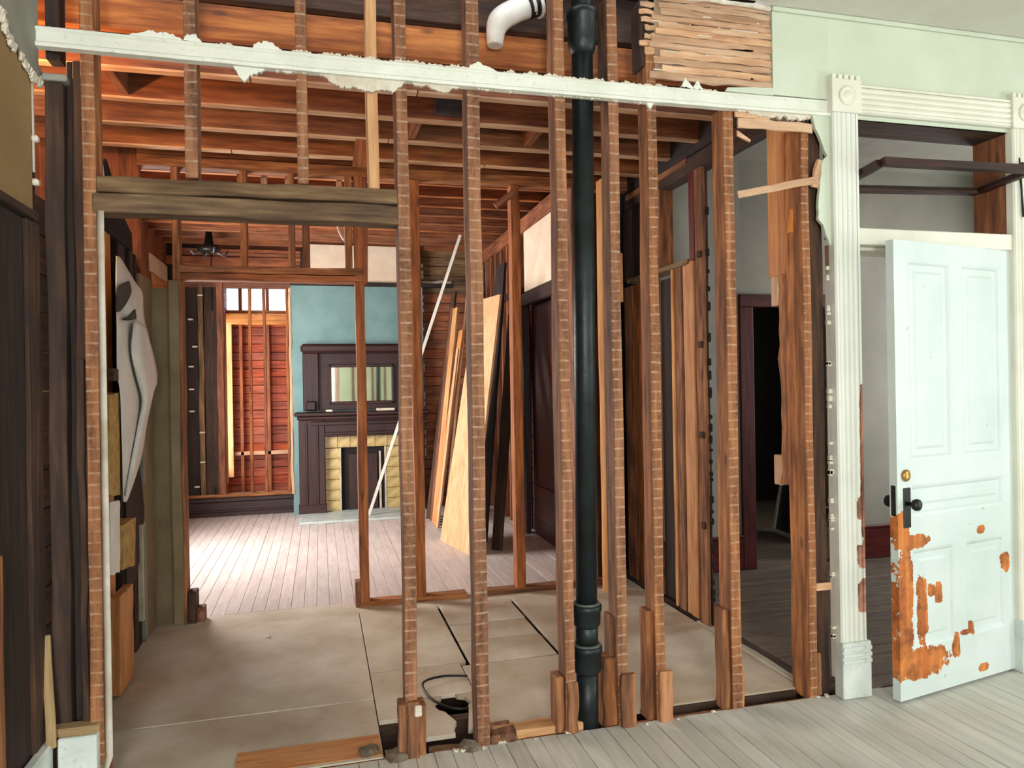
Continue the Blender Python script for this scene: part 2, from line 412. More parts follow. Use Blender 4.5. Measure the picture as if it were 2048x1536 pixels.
poly('floor_panel', [(.405, 3.515), (.405, 3.12)] + jag((.54, 3.12), (.57, 3.30), 3, .012) + jag((.53, 3.34), (.49, 3.42), 3, .012) + jag((.50, 3.46), (.57, 3.515), 3, .01), 'xy', -.02, .0, SUB, fh)
poly('floor_panel', [(.705, 3.515)] + jag((.61, 3.515), (.66, 3.45), 3, .01) + jag((.67, 3.40), (.63, 3.33), 3, .01) + jag((.60, 3.14), (.705, 3.14), 4, .012), 'xy', -.02, .0, SUB, fh)
B('bare_strip', -.35, .22, 3.02, 3.2, .001, .004, 'orange', fh, .001)
B('floor_panel', -1.05, 2.25, 4.955, 5.2, -.021, 0.0, SUB, fh, .003)
B('leak_block_slab', -2.6, 6, -4, 11.5, -.24, -.20, DARKV, fh)  # slab added under all the floors to stop light leaking in
for yy in (3.3, 3.75, 4.2, 4.65): B('floor_joist', -1.05, 2.4, yy, yy+.05, -.19, -.022, 'dark', fh)
fb = struct('floor_back', 'bright pinkish strip floor of the back room behind the second stud wall', 'floor')
x = -2.0
while x < 2.05:
    wd = .085; brk = random.uniform(6, 8.5)
    B('board', x+.0011, x+wd-.0011, 5.2, brk-.0015, -.022, random.uniform(-.002, .0015), 'floorb', fb, .0015)
    B('board', x+.0011, x+wd-.0011, brk+.0015, 10.5, -.022, random.uniform(-.002, .0015), 'floorb', fb, .0015)
    x += wd
B('subfloor', -2.0, 2.1, 5.2, 10.5, -.05, -.024, 'dark', fb)
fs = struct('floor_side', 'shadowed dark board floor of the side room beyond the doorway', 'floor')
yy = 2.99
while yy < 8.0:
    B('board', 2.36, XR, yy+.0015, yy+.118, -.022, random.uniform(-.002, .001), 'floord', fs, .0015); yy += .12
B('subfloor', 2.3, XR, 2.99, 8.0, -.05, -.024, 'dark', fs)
# ================================================================== CEILINGS
cm = struct('ceiling_main', 'pale painted plaster ceiling of the front room', 'ceiling')
B('plaster', -1.1, XR+.1, -3.6, 2.93, ZC, ZC+.05, CEILP, cm)
B('plaster', 2.0, XR+.1, 2.93, 3.1, ZC, ZC+.05, CEILP, cm)
ch = struct('ceiling_hall', 'bare ceiling joists with pale undersides over the hall', 'ceiling')
for k, (yy, kd) in enumerate([(3.27, 'joist'), (3.635, 'red'), (4.01, 'red'), (4.385, 'joist'), (4.77, 'joist')]):
    j = B('joist', -1.6, 2.42, yy, yy+.045, ZH+.012, ZH+.155, kd, ch, .003, 8, .002)
    if k == 0: continue
    x = -1.35    # plaster-stained furring under each joist, broken into lengths
    while x < 2.3:
        ln = random.uniform(.5, 1.1); e = min(x+ln, 2.36)
        B('furring_strip', x, e-.006, yy-.002, yy+.048, ZH+random.uniform(-.001, .003), ZH+.0125, 'lath', ch, .002, 3, .0015); x = e
for k, yy in enumerate((3.38, 3.83, 4.28, 4.73)):
    B('floor_joist', -1.6, 2.42, yy, yy+.05, ZH+.235, ZH+.45, 'dark', ch, .003)
x = -1.6
for yy in (3.15, 3.35, 3.55, 3.75, 3.95, 4.15, 4.35, 4.55, 4.75, 4.95):
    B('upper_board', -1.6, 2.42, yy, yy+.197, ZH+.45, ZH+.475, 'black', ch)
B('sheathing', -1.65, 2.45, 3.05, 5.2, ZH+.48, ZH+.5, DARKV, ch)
# blocking, box and rags between the hall joists
p = onY(885, 215, 4.02); B('junction_panel', onY(868, 200, 4.0).x, onY(935, 200, 4.0).x, 3.985, 4.0, onY(880, 232, 4.0).z, onY(880, 192, 4.0).z, STEEL, ch)
for px_, Yj in ((822, 4.4), (1050, 4.4), (250, 4.02)):
    q = onY(px_, 290, Yj); B('blocking', q.x-.02, q.x+.025, Yj-.36, Yj-.02, ZH+.015, ZH+.14, 'joist', ch)
poly('splinter', [(onY(712, 282, 4.37).x, 2.97), (onY(735, 282, 4.37).x, 2.97), (onY(735, 325, 4.37).x, 2.80), (onY(705, 325, 4.37).x, 2.80)], 'xz', 4.40, 4.415, 'joist', ch)
cb = struct('ceiling_back', 'rust brown joists and underside boards over the back room', 'ceiling')
yy = 5.35
while yy < 10.5:
    B('joist', -2.0, 2.1, yy, yy+.045, 3.19, 3.36, 'red', cb, .003); 
    B('furring_strip', -2.0, 2.1, yy-.003, yy+.047, 3.178, 3.191, 'joist', cb, .002, 6, .002)
    yy += .37
yy = 5.2
while yy < 10.5:
    B('upper_board', -2.0, 2.1, yy, yy+.127, 3.36, 3.38, 'red', cb); yy += .13
B('sheathing', -2.05, 2.25, 5.15, 10.6, 3.385, 3.42, DARKV, cb)
cs = struct('ceiling_side', 'plain grey ceiling of the side room', 'ceiling')
B('plaster', 2.42, XR+.1, 3.1, 8.1, 3.24, 3.28, SIDEP, cs)
# ================================================================== NEAR STUD WALL
wn = struct('wall_near', 'stripped stud wall of rough brown uprights between front room and hall', 'wall')
Z1 = 3.2
def wn_stud(xa, xb, ya=YA, yb=YAB, z0=-.02, z1=Z1, mat='old+', nm='stud'): return stud(xa, xb, ya, yb, z0, z1, mat, wn, nm)
wn_stud(-.829, -.785)                                        # corner stud
wn_stud(-.476, -.432, z0=2.30, mat='old+', nm='cripple_stud')
wn_stud(-.072, -.030, z0=2.30, nm='cripple_stud')
wn_stud(.201, .245, z0=2.295, mat='new', nm='cripple_stud')
wn_stud(.315, .363, z0=-.03)
wn_stud(.607, .661, z0=-.03)
wn_stud(.993, 1.039, z0=.0)
wn_stud(1.237, 1.283, z0=.0)
wn_stud(1.419, 1.466, z0=.0, z1=3.0)
wn_stud(1.796, 1.848, z0=-.02, z1=2.745)
wn_stud(2.205, 2.246, yb=3.12, z0=-.02, z1=2.70)
wn_stud(2.262, 2.33, ya=3.005, yb=3.1, z0=-.02, z1=3.1, mat='dark')
wn_stud(1.135, 1.175, ya=3.04, yb=3.09, z0=2.6, z1=Z1, mat='dark', nm='cripple_stud')
wn_stud(1.235, 1.275, ya=3.0, yb=3.09, z0=2.75, z1=Z1, mat='dark', nm='cripple_stud')
wn_stud(1.40, 1.445, ya=2.99, yb=3.09, z0=2.9, z1=Z1, mat='dark', nm='cripple_stud')
# doubled foot blocks, notched and sistered stubs at the feet
for a, b, ya, yb, z0, z1, mt in ((.285, .315, 2.975, 3.06, -.02, .21, 'old'), (.363, .395, 2.972, 3.07, -.03, .2, 'old'), (.315, .363, 2.955, 2.978, -.03, .225, 'old'),
        (.955, .993, 2.985, 3.07, 0, .24, 'old'), (1.0, 1.05, 2.965, 2.982, 0, .22, 'old'),
        (1.178, 1.24, 3.0, 3.09, -.02, .29, 'old'), (1.215, 1.237, 3.02, 3.09, -.02, .47, 'old'), (1.243, 1.31, 2.95, 2.979, -.02, .23, 'old'),
        (1.385, 1.419, 3.0, 3.08, -.01, .48, 'old'), (1.425, 1.488, 2.955, 2.98, -.02, .22, 'orange'),
        (1.765, 1.796, 3.0, 3.08, -.02, .45, 'old'), (1.848, 1.863, 2.99, 3.05, -.02, .20, 'orange'), (2.246, 2.275, 2.99, 3.05, 0, .2, 'old')):
    B('foot_block', a, b, ya, yb, z0, z1, mt, wn, .004, 3, .003)
B('chip', .345, .375, 2.94, 2.957, .17, .215, RAWP, wn, .006)
# doubled header over the wide opening
B('header', -.785, .318, 2.985, 3.075, 2.237, 2.295, 'grey', wn, .004, 10, .004)
B('header', -.795, .318, 2.975, 3.07, 2.155, 2.228, 'grey', wn, .004, 10, .004)
# sole plate remnants in the slot
B('sole_plate', .69, 1.10, 3.0, 3.085, -.03, .03, 'new', wn, .004, 5, .003)
B('sole_plate', 1.5, 2.2, 3.075, 3.10, -.12, -.004, 'dark', wn, .003)
B('sole_plate', .665, .78, 2.975, 3.1, -.04, .035, 'old', wn, .006, 3, .005)
B('sole_plate', -.8, .30, 3.0, 3.012, -.05, -.002, 'old', wn)
# rough dark boards filling the corner beside the left wall
for a, b, ya, mt in ((-.955, -.895, 3.0, 'dark'), (-.893, -.868, 3.03, 'black'), (-.866, -.831, 3.015, 'dark')):
    B('corner_board', a, b, ya, 3.09, 0, 2.63 if a < -.9 else 2.72, mt, wn, .004, 9, .004)
B('corner_board', -.862, -.838, 2.995, 3.02, .25, 1.62, 'dark', wn, .004, 9, .005)
B('corner_board', -.952, -.905, 3.02, 3.09, 2.72, 3.2, 'black', wn)
B('ledge', -.955, -.875, 2.985, 3.06, 2.63, 2.655, GREYP, wn, .004)
# right-hand plaster and lath
B('plaster', 2.045, 2.345, 2.958, 2.975, 2.815, ZC, PLASTER, wn, 0)
B('plaster', 2.345, XR, 2.958, 2.975, 2.735, ZC, PLASTER, wn, 0)
B('plaster', 3.545, XR, 2.958, 2.975, 0, 2.735, PLASTER, wn, 0)
B('backing', 2.0, XR, 2.976, 3.095, 2.75, ZC, SIDEP, wn, 0)
B('backing', 3.46, XR, 2.976, 3.095, 0, 2.75, SIDEP, wn, 0)
poly('plaster', [(2.045, 2.845), (2.045, 2.81)] + jag((1.80, 2.81), (1.80, 2.835), 1, 0) + [(1.81, 2.828), (1.88, 2.834), (1.94, 2.84)], 'xz', 2.958, 2.973, PLASTER, wn)
poly('plaster', [(2.345, 2.74), (2.345, 2.13)] + jag((2.335, 2.13), (2.285, 2.25), 5, .006) + jag((2.275, 2.25), (2.29, 2.42), 6, .006) + jag((2.29, 2.44), (2.31, 2.55), 5, .006) + jag((2.33, 2.55), (2.26, 2.7), 6, .008) + [(2.25, 2.74)], 'xz', 2.958, 2.975, PLASTER, wn)
for k in range(26):   # crumbling plaster keys down the casing's bare edge
    z = random.uniform(.25, 2.1); B('plaster_key', 2.318, 2.338+random.uniform(-.004, .004), 2.96, 2.98, z, z+random.uniform(.01, .03), RAWP, wn, .003)
z = 2.842; k = 0
xl0, xl1 = onY(1300, 100, YA).x, 2.05
while z < 3.2:
    h_ = random.uniform(.024, .034); B('lath', xl0+random.uniform(-.02, .05), xl1-random.uniform(0, .012)+(.03 if k == 0 else 0), 2.966, 2.976, z, z+h_, 'lath', wn, .002, 9, .0035)
    z += h_+.003; k += 1
B('mortar', xl0+.02, xl1-.02, 2.974, 2.9785, 2.845, 3.2, paint('lath_mortar', (120, 96, 76), (168, 140, 116), .95, 9, .6, .6, 40), wn, 0)
for k in range(34):   # mortar squeezed between the laths
    a = random.uniform(xl0, xl1-.1); zz = 2.842+.043*random.randint(0, 8)+.037
    B('mortar', a, a+random.uniform(.04, .16), 2.968, 2.977, zz, zz+.006, RAWP, wn, 0)
for k in range(7):
    z = 2.95+.035*k; B('lath_stub', 1.385+random.uniform(0, .03), 1.46, 2.972, 2.981, z, z+random.uniform(.018, .03), 'lath', wn, .002, 3, .003)
# torn laths hanging around the door side bay
B('lath', 1.865, 2.262, 2.966, 2.978, 2.655, 2.70, 'lath', wn, .003, 5, .003)
B('lath', 1.85, 2.03, 2.966, 2.978, 2.70, 2.725, 'lath', wn, .003, 5, .003)
beam('lath', (1.86, 2.972, 2.345), (2.29, 2.965, 2.44), .034, .01, 'lath', wn, seg=6, jit=.002)
beam('lath', (2.275, 2.972, 2.40), (2.30, 2.966, 2.53), .05, .012, 'lath', wn, seg=4, jit=.004)
B('lath', 2.246, 2.33, 2.975, 2.99, .50, .535, 'lath', wn, .003)
poly('lath', [(1.86, 2.64), (1.93, 2.60), (1.925, 2.59), (1.86, 2.615)], 'xz', 2.966, 2.976, 'lath', wn)
# picture rail with torn plaster clinging to it
rl = struct('trim_1', 'white painted picture rail spanning the bare studs with torn plaster edges', 'moulding')
pr = [(-.962, 2.734), (2.343, 2.734)]
def rail_mesh():
    prof = [(2.978, 2.733), (2.948, 2.736), (2.945, 2.748), (2.956, 2.756), (2.956, 2.792), (2.950, 2.798), (2.950, 2.806), (2.960, 2.812), (2.978, 2.812)]
    bm = bmesh.new(); rings = []; n = 40
    for i in range(n+1):
        x = -.962 + (2.343+.962)*i/n; sag = -.010*math.sin(math.pi*i/n) + random.uniform(-.0008, .0008)
        rings.append([bm.verts.new((x, y, z+sag)) for y, z in prof])
    for a, b in zip(rings, rings[1:]):
        for i in range(len(prof)): bm.faces.new((a[i], b[i], b[(i+1) % len(prof)], a[(i+1) % len(prof)]))
    bm.faces.new(rings[0]); bm.faces.new(list(reversed(rings[-1]))); bmesh.ops.recalc_face_normals(bm, faces=bm.faces)
    me = bpy.data.meshes.new('m'); bm.to_mesh(me); bm.free(); return me
link('rail', rail_mesh(), RAILP, rl)
def tear(x0, x1, z0, hs, name='plaster_tear', mat=RAILP, d=(2.962, 2.977)):
    n = len(hs); top = []
    for i in range(n-1):
        a, b = hs[i], hs[i+1]; w_ = (x1-x0)/(n-1)
        for k in range(4):
            t = k/4; e = i == 0 and k == 0
            top.append((x0+w_*(i+t) + (0 if e else random.uniform(-.1, .1)*w_), z0+a+(b-a)*t + (0 if e else random.uniform(-.005, .005))))
    poly(name, [(x0, z0)] + top[1:] + [(x1, z0)], 'xz', d[0], d[1], mat, rl)
rj = lambda n, lo, hi: [0] + [random.uniform(lo, hi) for _ in range(n-2)] + [0]
tear(-.70, -.44, 2.80, [0, .012, .022, .03, .032, .03, .026, .012, 0])
tear(-.48, -.40, 2.80, [0, .03, .036, .034, .018, 0])
tear(-.40, -.24, 2.80, rj(8, .002, .012), mat=RAWP); tear(-.24, -.10, 2.795, [0, .03, .036, .038, .03, .014, 0])
tear(-.10, .5, 2.795, rj(26, .006, .024), mat=RAWP, d=(2.964, 2.976)); tear(.3, .62, 2.795, rj(14, .008, .02), mat=RAWP)
tear(.60, .74, 2.80, [0, .02, .033, .026, .012, 0]); tear(.74, 1.8, 2.795, rj(40, .008, .02), mat=RAWP)
tear(1.56, 1.70, 2.80, [0, .01, .055, .03, .012, .048, .02, 0])
tear(-.95, -.7, 2.80, rj(10, .004, .012))
tear(-.30, -.18, 2.735, [0, -.045, -.06, -.035, -.03, -.018, 0]); tear(-.16, -.02, 2.732, rj(9, -.014, -.004), mat=RAWP)
tear(0, .36, 2.732, [0, -.01, -.03, -.045, -.05, -.045, -.055, -.058, -.05, -.045, -.05, -.03, 0], mat=RAWP)
tear(.36, .60, 2.732, [0, -.02, -.012, -.03, -.035, -.012, 0], mat=RAWP); tear(.6, 1.4, 2.732, rj(34, -.012, -.002), mat=RAWP)
tear(1.40, 1.46, 2.735, [0, -.015, -.035, -.012, 0]); tear(1.85, 2.26, 2.735, rj(20, -.03, -.008), mat=RAWP)
# crown bead
tb = struct('trim_2', 'thin painted ceiling bead along the top of the mint wall', 'moulding')
B('bead', 2.04, XR, 2.942, 2.958, ZC-.022, ZC-.001, PLASTER, tb, .005)
B('bead', 1.3, 2.04, 2.945, 2.965, ZC-.02, ZC-.001, RAWP, tb, .006, 8, .004)
# ================================================================== DOOR CASING
tc_ = struct('trim_3', 'cream reeded door casing with bullseye corner blocks and plinths', 'moulding')
CHIP = chipped('chipped_casing_paint', (216, 218, 206), (230, 230, 220), [(.062, -.46, .018, .42), (.045, -.62, .02, .05), (.05, -.85, .03, .06), (.055, -1.04, .035, .08)], (150, 96, 74), (196, 146, 120))
casing('casing_board', 2.343, 2.487, 2.93, 2.975, .262, 2.755, tc_, CHIP)
casing('casing_board', 3.405, 3.548, 2.93, 2.975, .262, 2.755, tc_, TRIM)
casing('head_casing', 2.485, 3.405, 2.93, 2.975, 2.752, 2.895, tc_, TRIM, False)
for xa in (2.332, 3.394):
    bk = B('corner_block', xa, xa+.163, 2.918, 2.976, 2.748, 2.905, TRIM, tc_, .003)
    for k in range(5): B('dentil', xa+.004+k*.033, xa+.004+k*.033+.022, 2.921, 2.974, 2.903, 2.926, TRIM, tc_, .002)
    lathe('bullseye', [(.046, 0), (.046, .006), (.038, .010), (.030, .004), (.024, .004), (.018, .012), (.008, .014), (.0, .014)], TRIM, tc_, (xa+.082, 2.919, 2.825), 'y', 24)
for xa, mt in ((2.336, CHIP), (3.396, TRIM)):
    B('plinth_block', xa, xa+.158, 2.914, 2.976, 0, .262, DIRTYW, tc_, .004)
    for k in range(3): B('plinth_bead', xa, xa+.158, 2.908, 2.916, .165+k*.03, .183+k*.03, DIRTYW, tc_, .005)
# jambs, transom bar
for xa, xb in ((2.474, 2.492), (3.412, 3.43)):
    B('jamb', xa, xb, 2.955, 3.175, 0, 2.17, TRIM, tc_, .002); B('jamb', xa, xb, 2.962, 3.175, 2.20, 2.752, 'joist' if xa > 3 else 'dark', tc_, .002)
B('jamb_head', 2.48, 3.43, 2.962, 3.175, 2.735, 2.752, 'dark', tc_, .002)
B('transom_bar', 2.485, 3.415, 2.945, 3.10, 2.135, 2.215, TRIM, tc_, .004)
B('jamb_head', 2.485, 3.415, 3.0, 3.15, 2.118, 2.135, TRIM, tc_, .002)
B('stop', 3.396, 3.412, 3.0, 3.03, 0, 2.13, TRIM, tc_, .002); B('stop', 2.492, 2.506, 3.0, 3.03, 0, 2.13, TRIM, tc_, .002)
B('threshold', 2.49, 3.41, 2.985, 3.1, -.015, .006, 'floord', tc_, .003)
# transom sash tilted on its pins
ts = struct('window_1', 'dark framed transom sash tilted almost flat above the white door', 'window')
n0, n1 = Vector((2.512, 2.815, 2.49)), Vector((3.39, 2.815, 2.505)); f0, f1 = Vector((2.512, 3.13, 2.452)), Vector((3.39, 3.13, 2.478))
nup = (f0-n0).cross(n1-n0).normalized(); nup = nup if nup.z > 0 else -nup
beam('rail', n0, n1, .038, .036, 'mahog', ts, ref=nup); beam('rail', f0, f1, .038, .034, 'dark', ts, ref=nup)
beam('stile', n0+(f0-n0)*.05, f0-(f0-n0)*.05, .038, .034, 'mahog', ts, ref=nup); beam('stile', n1+(f1-n1)*.05, f1-(f1-n1)*.05, .038, .034, 'mahog', ts, ref=nup)
sheet('pane', [[n0, n1], [f0, f1]], GLASS, ts, .003, False)
for q in (n0*.5+f0*.5 + Vector((-.018, 0, 0)), n1*.5+f1*.5 + Vector((.016, 0, 0))): lathe('pivot_pin', [(.006, -.02), (.006, .02)], BLKM, ts, q, 'x', 10)
tube('stay_rod', [(3.44, 2.93, 2.60), (3.44, 2.92, 2.45), (3.45, 2.92, 2.30)], .005, BLKM, ts); lathe('stay_hook', [(.012, -.004), (.014, .01), (.004, .014)], BLKM, ts, (3.44, 2.92, 2.56), 'y', 12)
# ================================================================== WHITE DOOR (ajar)
dr = struct('door_1', 'white panelled door standing ajar with paint flaking off its lower corner', 'door')
DW, DH, DT = .885, 2.122, .04
PEEL = [(.045, .42, .052, .29), (.03, .2, .05, .1), (.17, .155, .16, .07), (.10, .72, .11, .035), (.03, .80, .05, .06), (.17, .40, .035, .17), (.235, .48, .03, .03),
        (.285, .46, .028, .05), (.40, .20, .03, .06), (.47, .245, .045, .014), (.53, .255, .025, .03), (.60, .90-.17, .03, .02), (.80, .55, .03, .05), (.60, .05, .04, .02)]
PAINTD = chipped('flaking_door_paint', (200, 212, 206), (214, 223, 219), PEEL, (184, 98, 40), (216, 134, 62))
def leaf():
    st, mid = .096, .085
    xs = [0, st, (DW-mid)/2, (DW+mid)/2, DW-st, DW]
    panels = [(xs[1], xs[2], 1.10, 2.035), (xs[3], xs[4], 1.10, 2.035), (xs[1], xs[4], .84, .985), (xs[1], xs[2], .225, .685), (xs[3], xs[4], .225, .685)]
    bm = bmesh.new()
    def bx(x0, x1, z0, z1):
        r = bmesh.ops.create_cube(bm, size=1)
        for v in r['verts']: v.co = Vector((x0+(v.co.x+.5)*(x1-x0), v.co.y*DT, z0+(v.co.z+.5)*(z1-z0)))
    bx(0, st, 0, DH); bx(DW-st, DW, 0, DH)
    for z0, z1 in ((0, .225), (.685, .84), (.985, 1.10), (2.035, DH)): bx(st, DW-st, z0, z1)
    for z0, z1 in ((.225, .685), (1.10, 2.035)): bx(xs[2], xs[3], z0, z1)
    me = bpy.data.meshes.new('m'); bm.to_mesh(me); bm.free(); return me, panels
def panel_mesh(x0, x1, z0, z1):
    """sunk panel with moulded sticking, both faces"""
    bm = bmesh.new()
    for s in (-1, 1):
        rings = []
        for ins, dep in ((0, DT/2), (.012, DT/2-.004), (.022, DT/2-.013), (.05, DT/2-.013), (.062, DT/2-.007)):
            rings.append([bm.verts.new((a, s*dep, b)) for a, b in ((x0+ins, z0+ins), (x1-ins, z0+ins), (x1-ins, z1-ins), (x0+ins, z1-ins))])
        for a, b in zip(rings, rings[1:]):
            for i in range(4): bm.faces.new((a[i], a[(i+1) % 4], b[(i+1) % 4], b[i]))
        bm.faces.new(rings[-1])
    bmesh.ops.recalc_face_normals(bm, faces=bm.faces)
    me = bpy.data.meshes.new('m'); bm.to_mesh(me); bm.free(); return me
lm, pans = leaf()
hinge = Vector((3.412, 2.985, .012)); free = Vector((2.548, 2.822, .012))
ang = math.atan2((hinge-free).y, (hinge-free).x)
dr.location = free; dr.rotation_euler = (0, 0, ang)
def dchild(name, me, mat):
    o = bpy.data.objects.new(name, me); C.objects.link(o); me.materials.append(mat); o.parent = dr; return o
dchild('leaf', lm, PAINTD)
for p in pans: dchild('panel', panel_mesh(*p), PAINTD)
def dlathe(name, prof, mat, loc):
    o = lathe(name, prof, mat, None, loc, 'y', 24); o.parent = dr; return o
KB = [(.009, 0), (.009, .03), (.022, .036), (.028, .048), (.026, .060), (.014, .068), (.0, .069)]
for s in (1, -1):
    dlathe('knob', [(r, z*s) for r, z in KB], BLKM, (.062, -DT/2*s, .905))
    o = B('escutcheon', .038, .086, -.004, .004, .80, .985, BLKM, None, .003); o.parent = dr; o.location = (.062, -s*(DT/2+.001), .885)
    dlathe('deadbolt', [(.026, 0), (.028, .008*s), (.018, .014*s), (.0, .015*s)], BRASS if s > 0 else BLKM, (.055, -DT/2*s, 1.035))
for z in (.25, 1.83):
    o = B('hinge', 0, .03, 0, .04, 0, .1, TRIM, None, .003); o.parent = dr; o.location = (DW+.002, -.012, z)
    o = lathe('hinge_pin', [(.008, -.055), (.008, .055)], TRIM, None, (DW+.006, -DT/2-.004, z), 'z', 12); o.parent = dr
o = B('lock_plate', 0, .003, 0, .022, 0, .14, BLKM, None, 0); o.parent = dr; o.location = (-.001, 0, .92)
# ================================================================== LEFT WALL OF FRONT ROOM
wl = struct('wall_left', 'dim left wall with torn grey plaster over a tan board', 'wall')
XL = -.965
E_ = [onX(px_, py_, XL) for px_, py_ in ((0, 10), (8, 45), (22, 80), (40, 105), (55, 130), (66, 148), (76, 158), (85, 150))]
poly('plaster', [(2.3, 3.2), (2.3, 2.75)] + [(v.y, v.z) for v in E_] + [(2.978, 2.68), (2.978, 3.2)], 'yz', XL-.03, XL+.004, GREYP, wl)
for k in range(40):
    t = random.random(); i = min(int(t*7), 6); v = E_[i].lerp(E_[i+1], t*7-i)
    sz = random.uniform(.5, 1.5); B('plaster_chip', XL-.002, XL+.008, v.y-.008*sz, v.y+.010*sz, v.z-.012-.018*sz, v.z+.004, RAWP, wl, .004, 2, .003*sz)
B('tan_board', XL-.03, XL-.006, 1.2, 2.93, 2.13, 3.2, BEIGE, wl, .001)
B('tan_board', XL-.028, XL-.012, 2.93, 2.975, 1.9, 2.68, 'dark', wl, .001)
B('edge_strip', XL-.01, XL-.002, 2.938, 2.95, 2.28, 2.66, PALE, wl, .002, 4, .001)
for z in (2.40, 2.245): B('plaster_chip', XL-.012, XL+.012, 2.93, 2.958, z-.012, z+.012, RAWP, wl, .006)
B('head_trim', XL-.02, XL+.012, 1.2, 2.935, 2.105, 2.135, 'dark', wl, .004)
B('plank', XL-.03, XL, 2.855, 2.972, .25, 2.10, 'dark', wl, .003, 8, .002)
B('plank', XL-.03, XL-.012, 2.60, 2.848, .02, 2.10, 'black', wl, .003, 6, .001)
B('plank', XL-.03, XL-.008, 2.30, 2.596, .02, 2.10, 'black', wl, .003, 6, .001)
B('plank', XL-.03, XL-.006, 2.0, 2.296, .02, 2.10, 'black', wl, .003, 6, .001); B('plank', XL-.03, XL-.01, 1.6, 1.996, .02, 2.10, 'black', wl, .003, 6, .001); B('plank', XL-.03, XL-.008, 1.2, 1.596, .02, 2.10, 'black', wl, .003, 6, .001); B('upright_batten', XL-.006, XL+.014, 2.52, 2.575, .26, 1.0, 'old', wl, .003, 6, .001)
B('backing', XL-.08, XL-.031, -3.5, 2.985, 0, 3.22, GREYP, wl, 0)
B('plaster', XL-.03, XL, -3.5, 1.19, .0, 3.22, GREYP, wl, 0)
bl = struct('baseboard_left', 'dirty white baseboard at the foot of the left wall', 'baseboard')
B('board', XL-.01, XL+.022, 1.2, 2.955, 0, .235, DIRTYW, bl, .006); B('cap', XL-.008, XL+.03, 1.2, 2.955, .235, .258, DIRTYW, bl, .006)
bn = struct('baseboard_near', 'short dirty white baseboard block beside the corner stud', 'baseboard')
B('board', -.925, -.80, 2.935, 2.995, 0, .262, DIRTYW, bn, .004); B('cap', -.955, -.795, 2.945, 3.01, .262, .292, 'tan', bn, .006)
# loose stick leaning in the corner
a, b = onY(80, 1278, 2.93), onY(106, 1486, 2.925)
st_ = tag(beam('wooden_stick', (b.x, 2.91, b.z-.012), (a.x+.006, 2.968, a.z), .03, .014, 'tan', None), 'bare wooden stick leaning upright on the baseboard in the corner', 'stick')
# pale corner bead strip beside the corner stud, curling at its foot
zs = [2.16, 1.9, 1.5, 1.1, .8, .5, .25, .16]
g = [[(-.782, 2.985, z), (-.782+.014, 2.972, z), (-.782+.026, 2.975, z)] for z in zs] + [[(-.79, 2.96, .12), (-.776, 2.945, .12), (-.765, 2.95, .125)], [(-.82, 2.93, .10), (-.81, 2.915, .10), (-.80, 2.92, .11)]]
tag(sheet('corner_bead', g, PALE, None, .003), 'long pale metal corner bead hanging loose along the corner stud', 'trim strip')
# ================================================================== HALL LEFT WALL
wh = struct('wall_hall', 'stripped left wall of the hall with dark studs and plaster remnants', 'wall')
XH = -1.04
B('backing', XH-.13, XH-.11, 3.09, 3.55, 0, 2.2, DARKV, wh, 0); B('backing', XH-.13, XH-.11, 3.9, 5.2, 0, 2.35, DARKV, wh, 0)
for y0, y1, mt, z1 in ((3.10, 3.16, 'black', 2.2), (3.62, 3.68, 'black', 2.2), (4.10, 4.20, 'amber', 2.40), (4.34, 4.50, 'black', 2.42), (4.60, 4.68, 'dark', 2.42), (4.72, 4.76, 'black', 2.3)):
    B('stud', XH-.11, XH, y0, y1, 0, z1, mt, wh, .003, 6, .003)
for k in range(14): B('sheathing_board', XH-.11, XH-.09, 3.09, 5.1, .02+k*.165, .18+k*.165, 'dark', wh, .003)
B('plaster', XH-.09, XH+.012, 4.78, 5.08, 0, 2.2, OLIVE, wh, .004)
B('plaster_edge', XH-.01, XH+.02, 4.765, 4.80, .02, .72, GREYP, wh, .004); B('plaster_edge', XH-.01, XH+.02, 4.765, 4.80, .95, 2.0, GREYP, wh, .004)
B('batten', XH+.0, XH+.03, 4.66, 4.69, .16, .72, PALE, wh, .003)
poly('black_board', [(4.35, .3), (4.72, .55), (4.8, .78), (4.75, .95), (4.55, 1.3), (4.4, 1.3)], 'yz', XH+.0, XH+.012, 'black', wh)
poly('rubble_heap', [(3.95, 2.31), (4.0, 2.55), (4.12, 2.68), (4.3, 2.56), (4.45, 2.46), (4.6, 2.40), (4.62, 2.30)], 'yz', XH-.05, XH+.01, DARKV, wh)
poly('white_scrap', [(3.92, 2.46), (3.98, 2.78), (4.12, 2.46)], 'yz', XH-.02, XH+.012, SHEETM, wh)
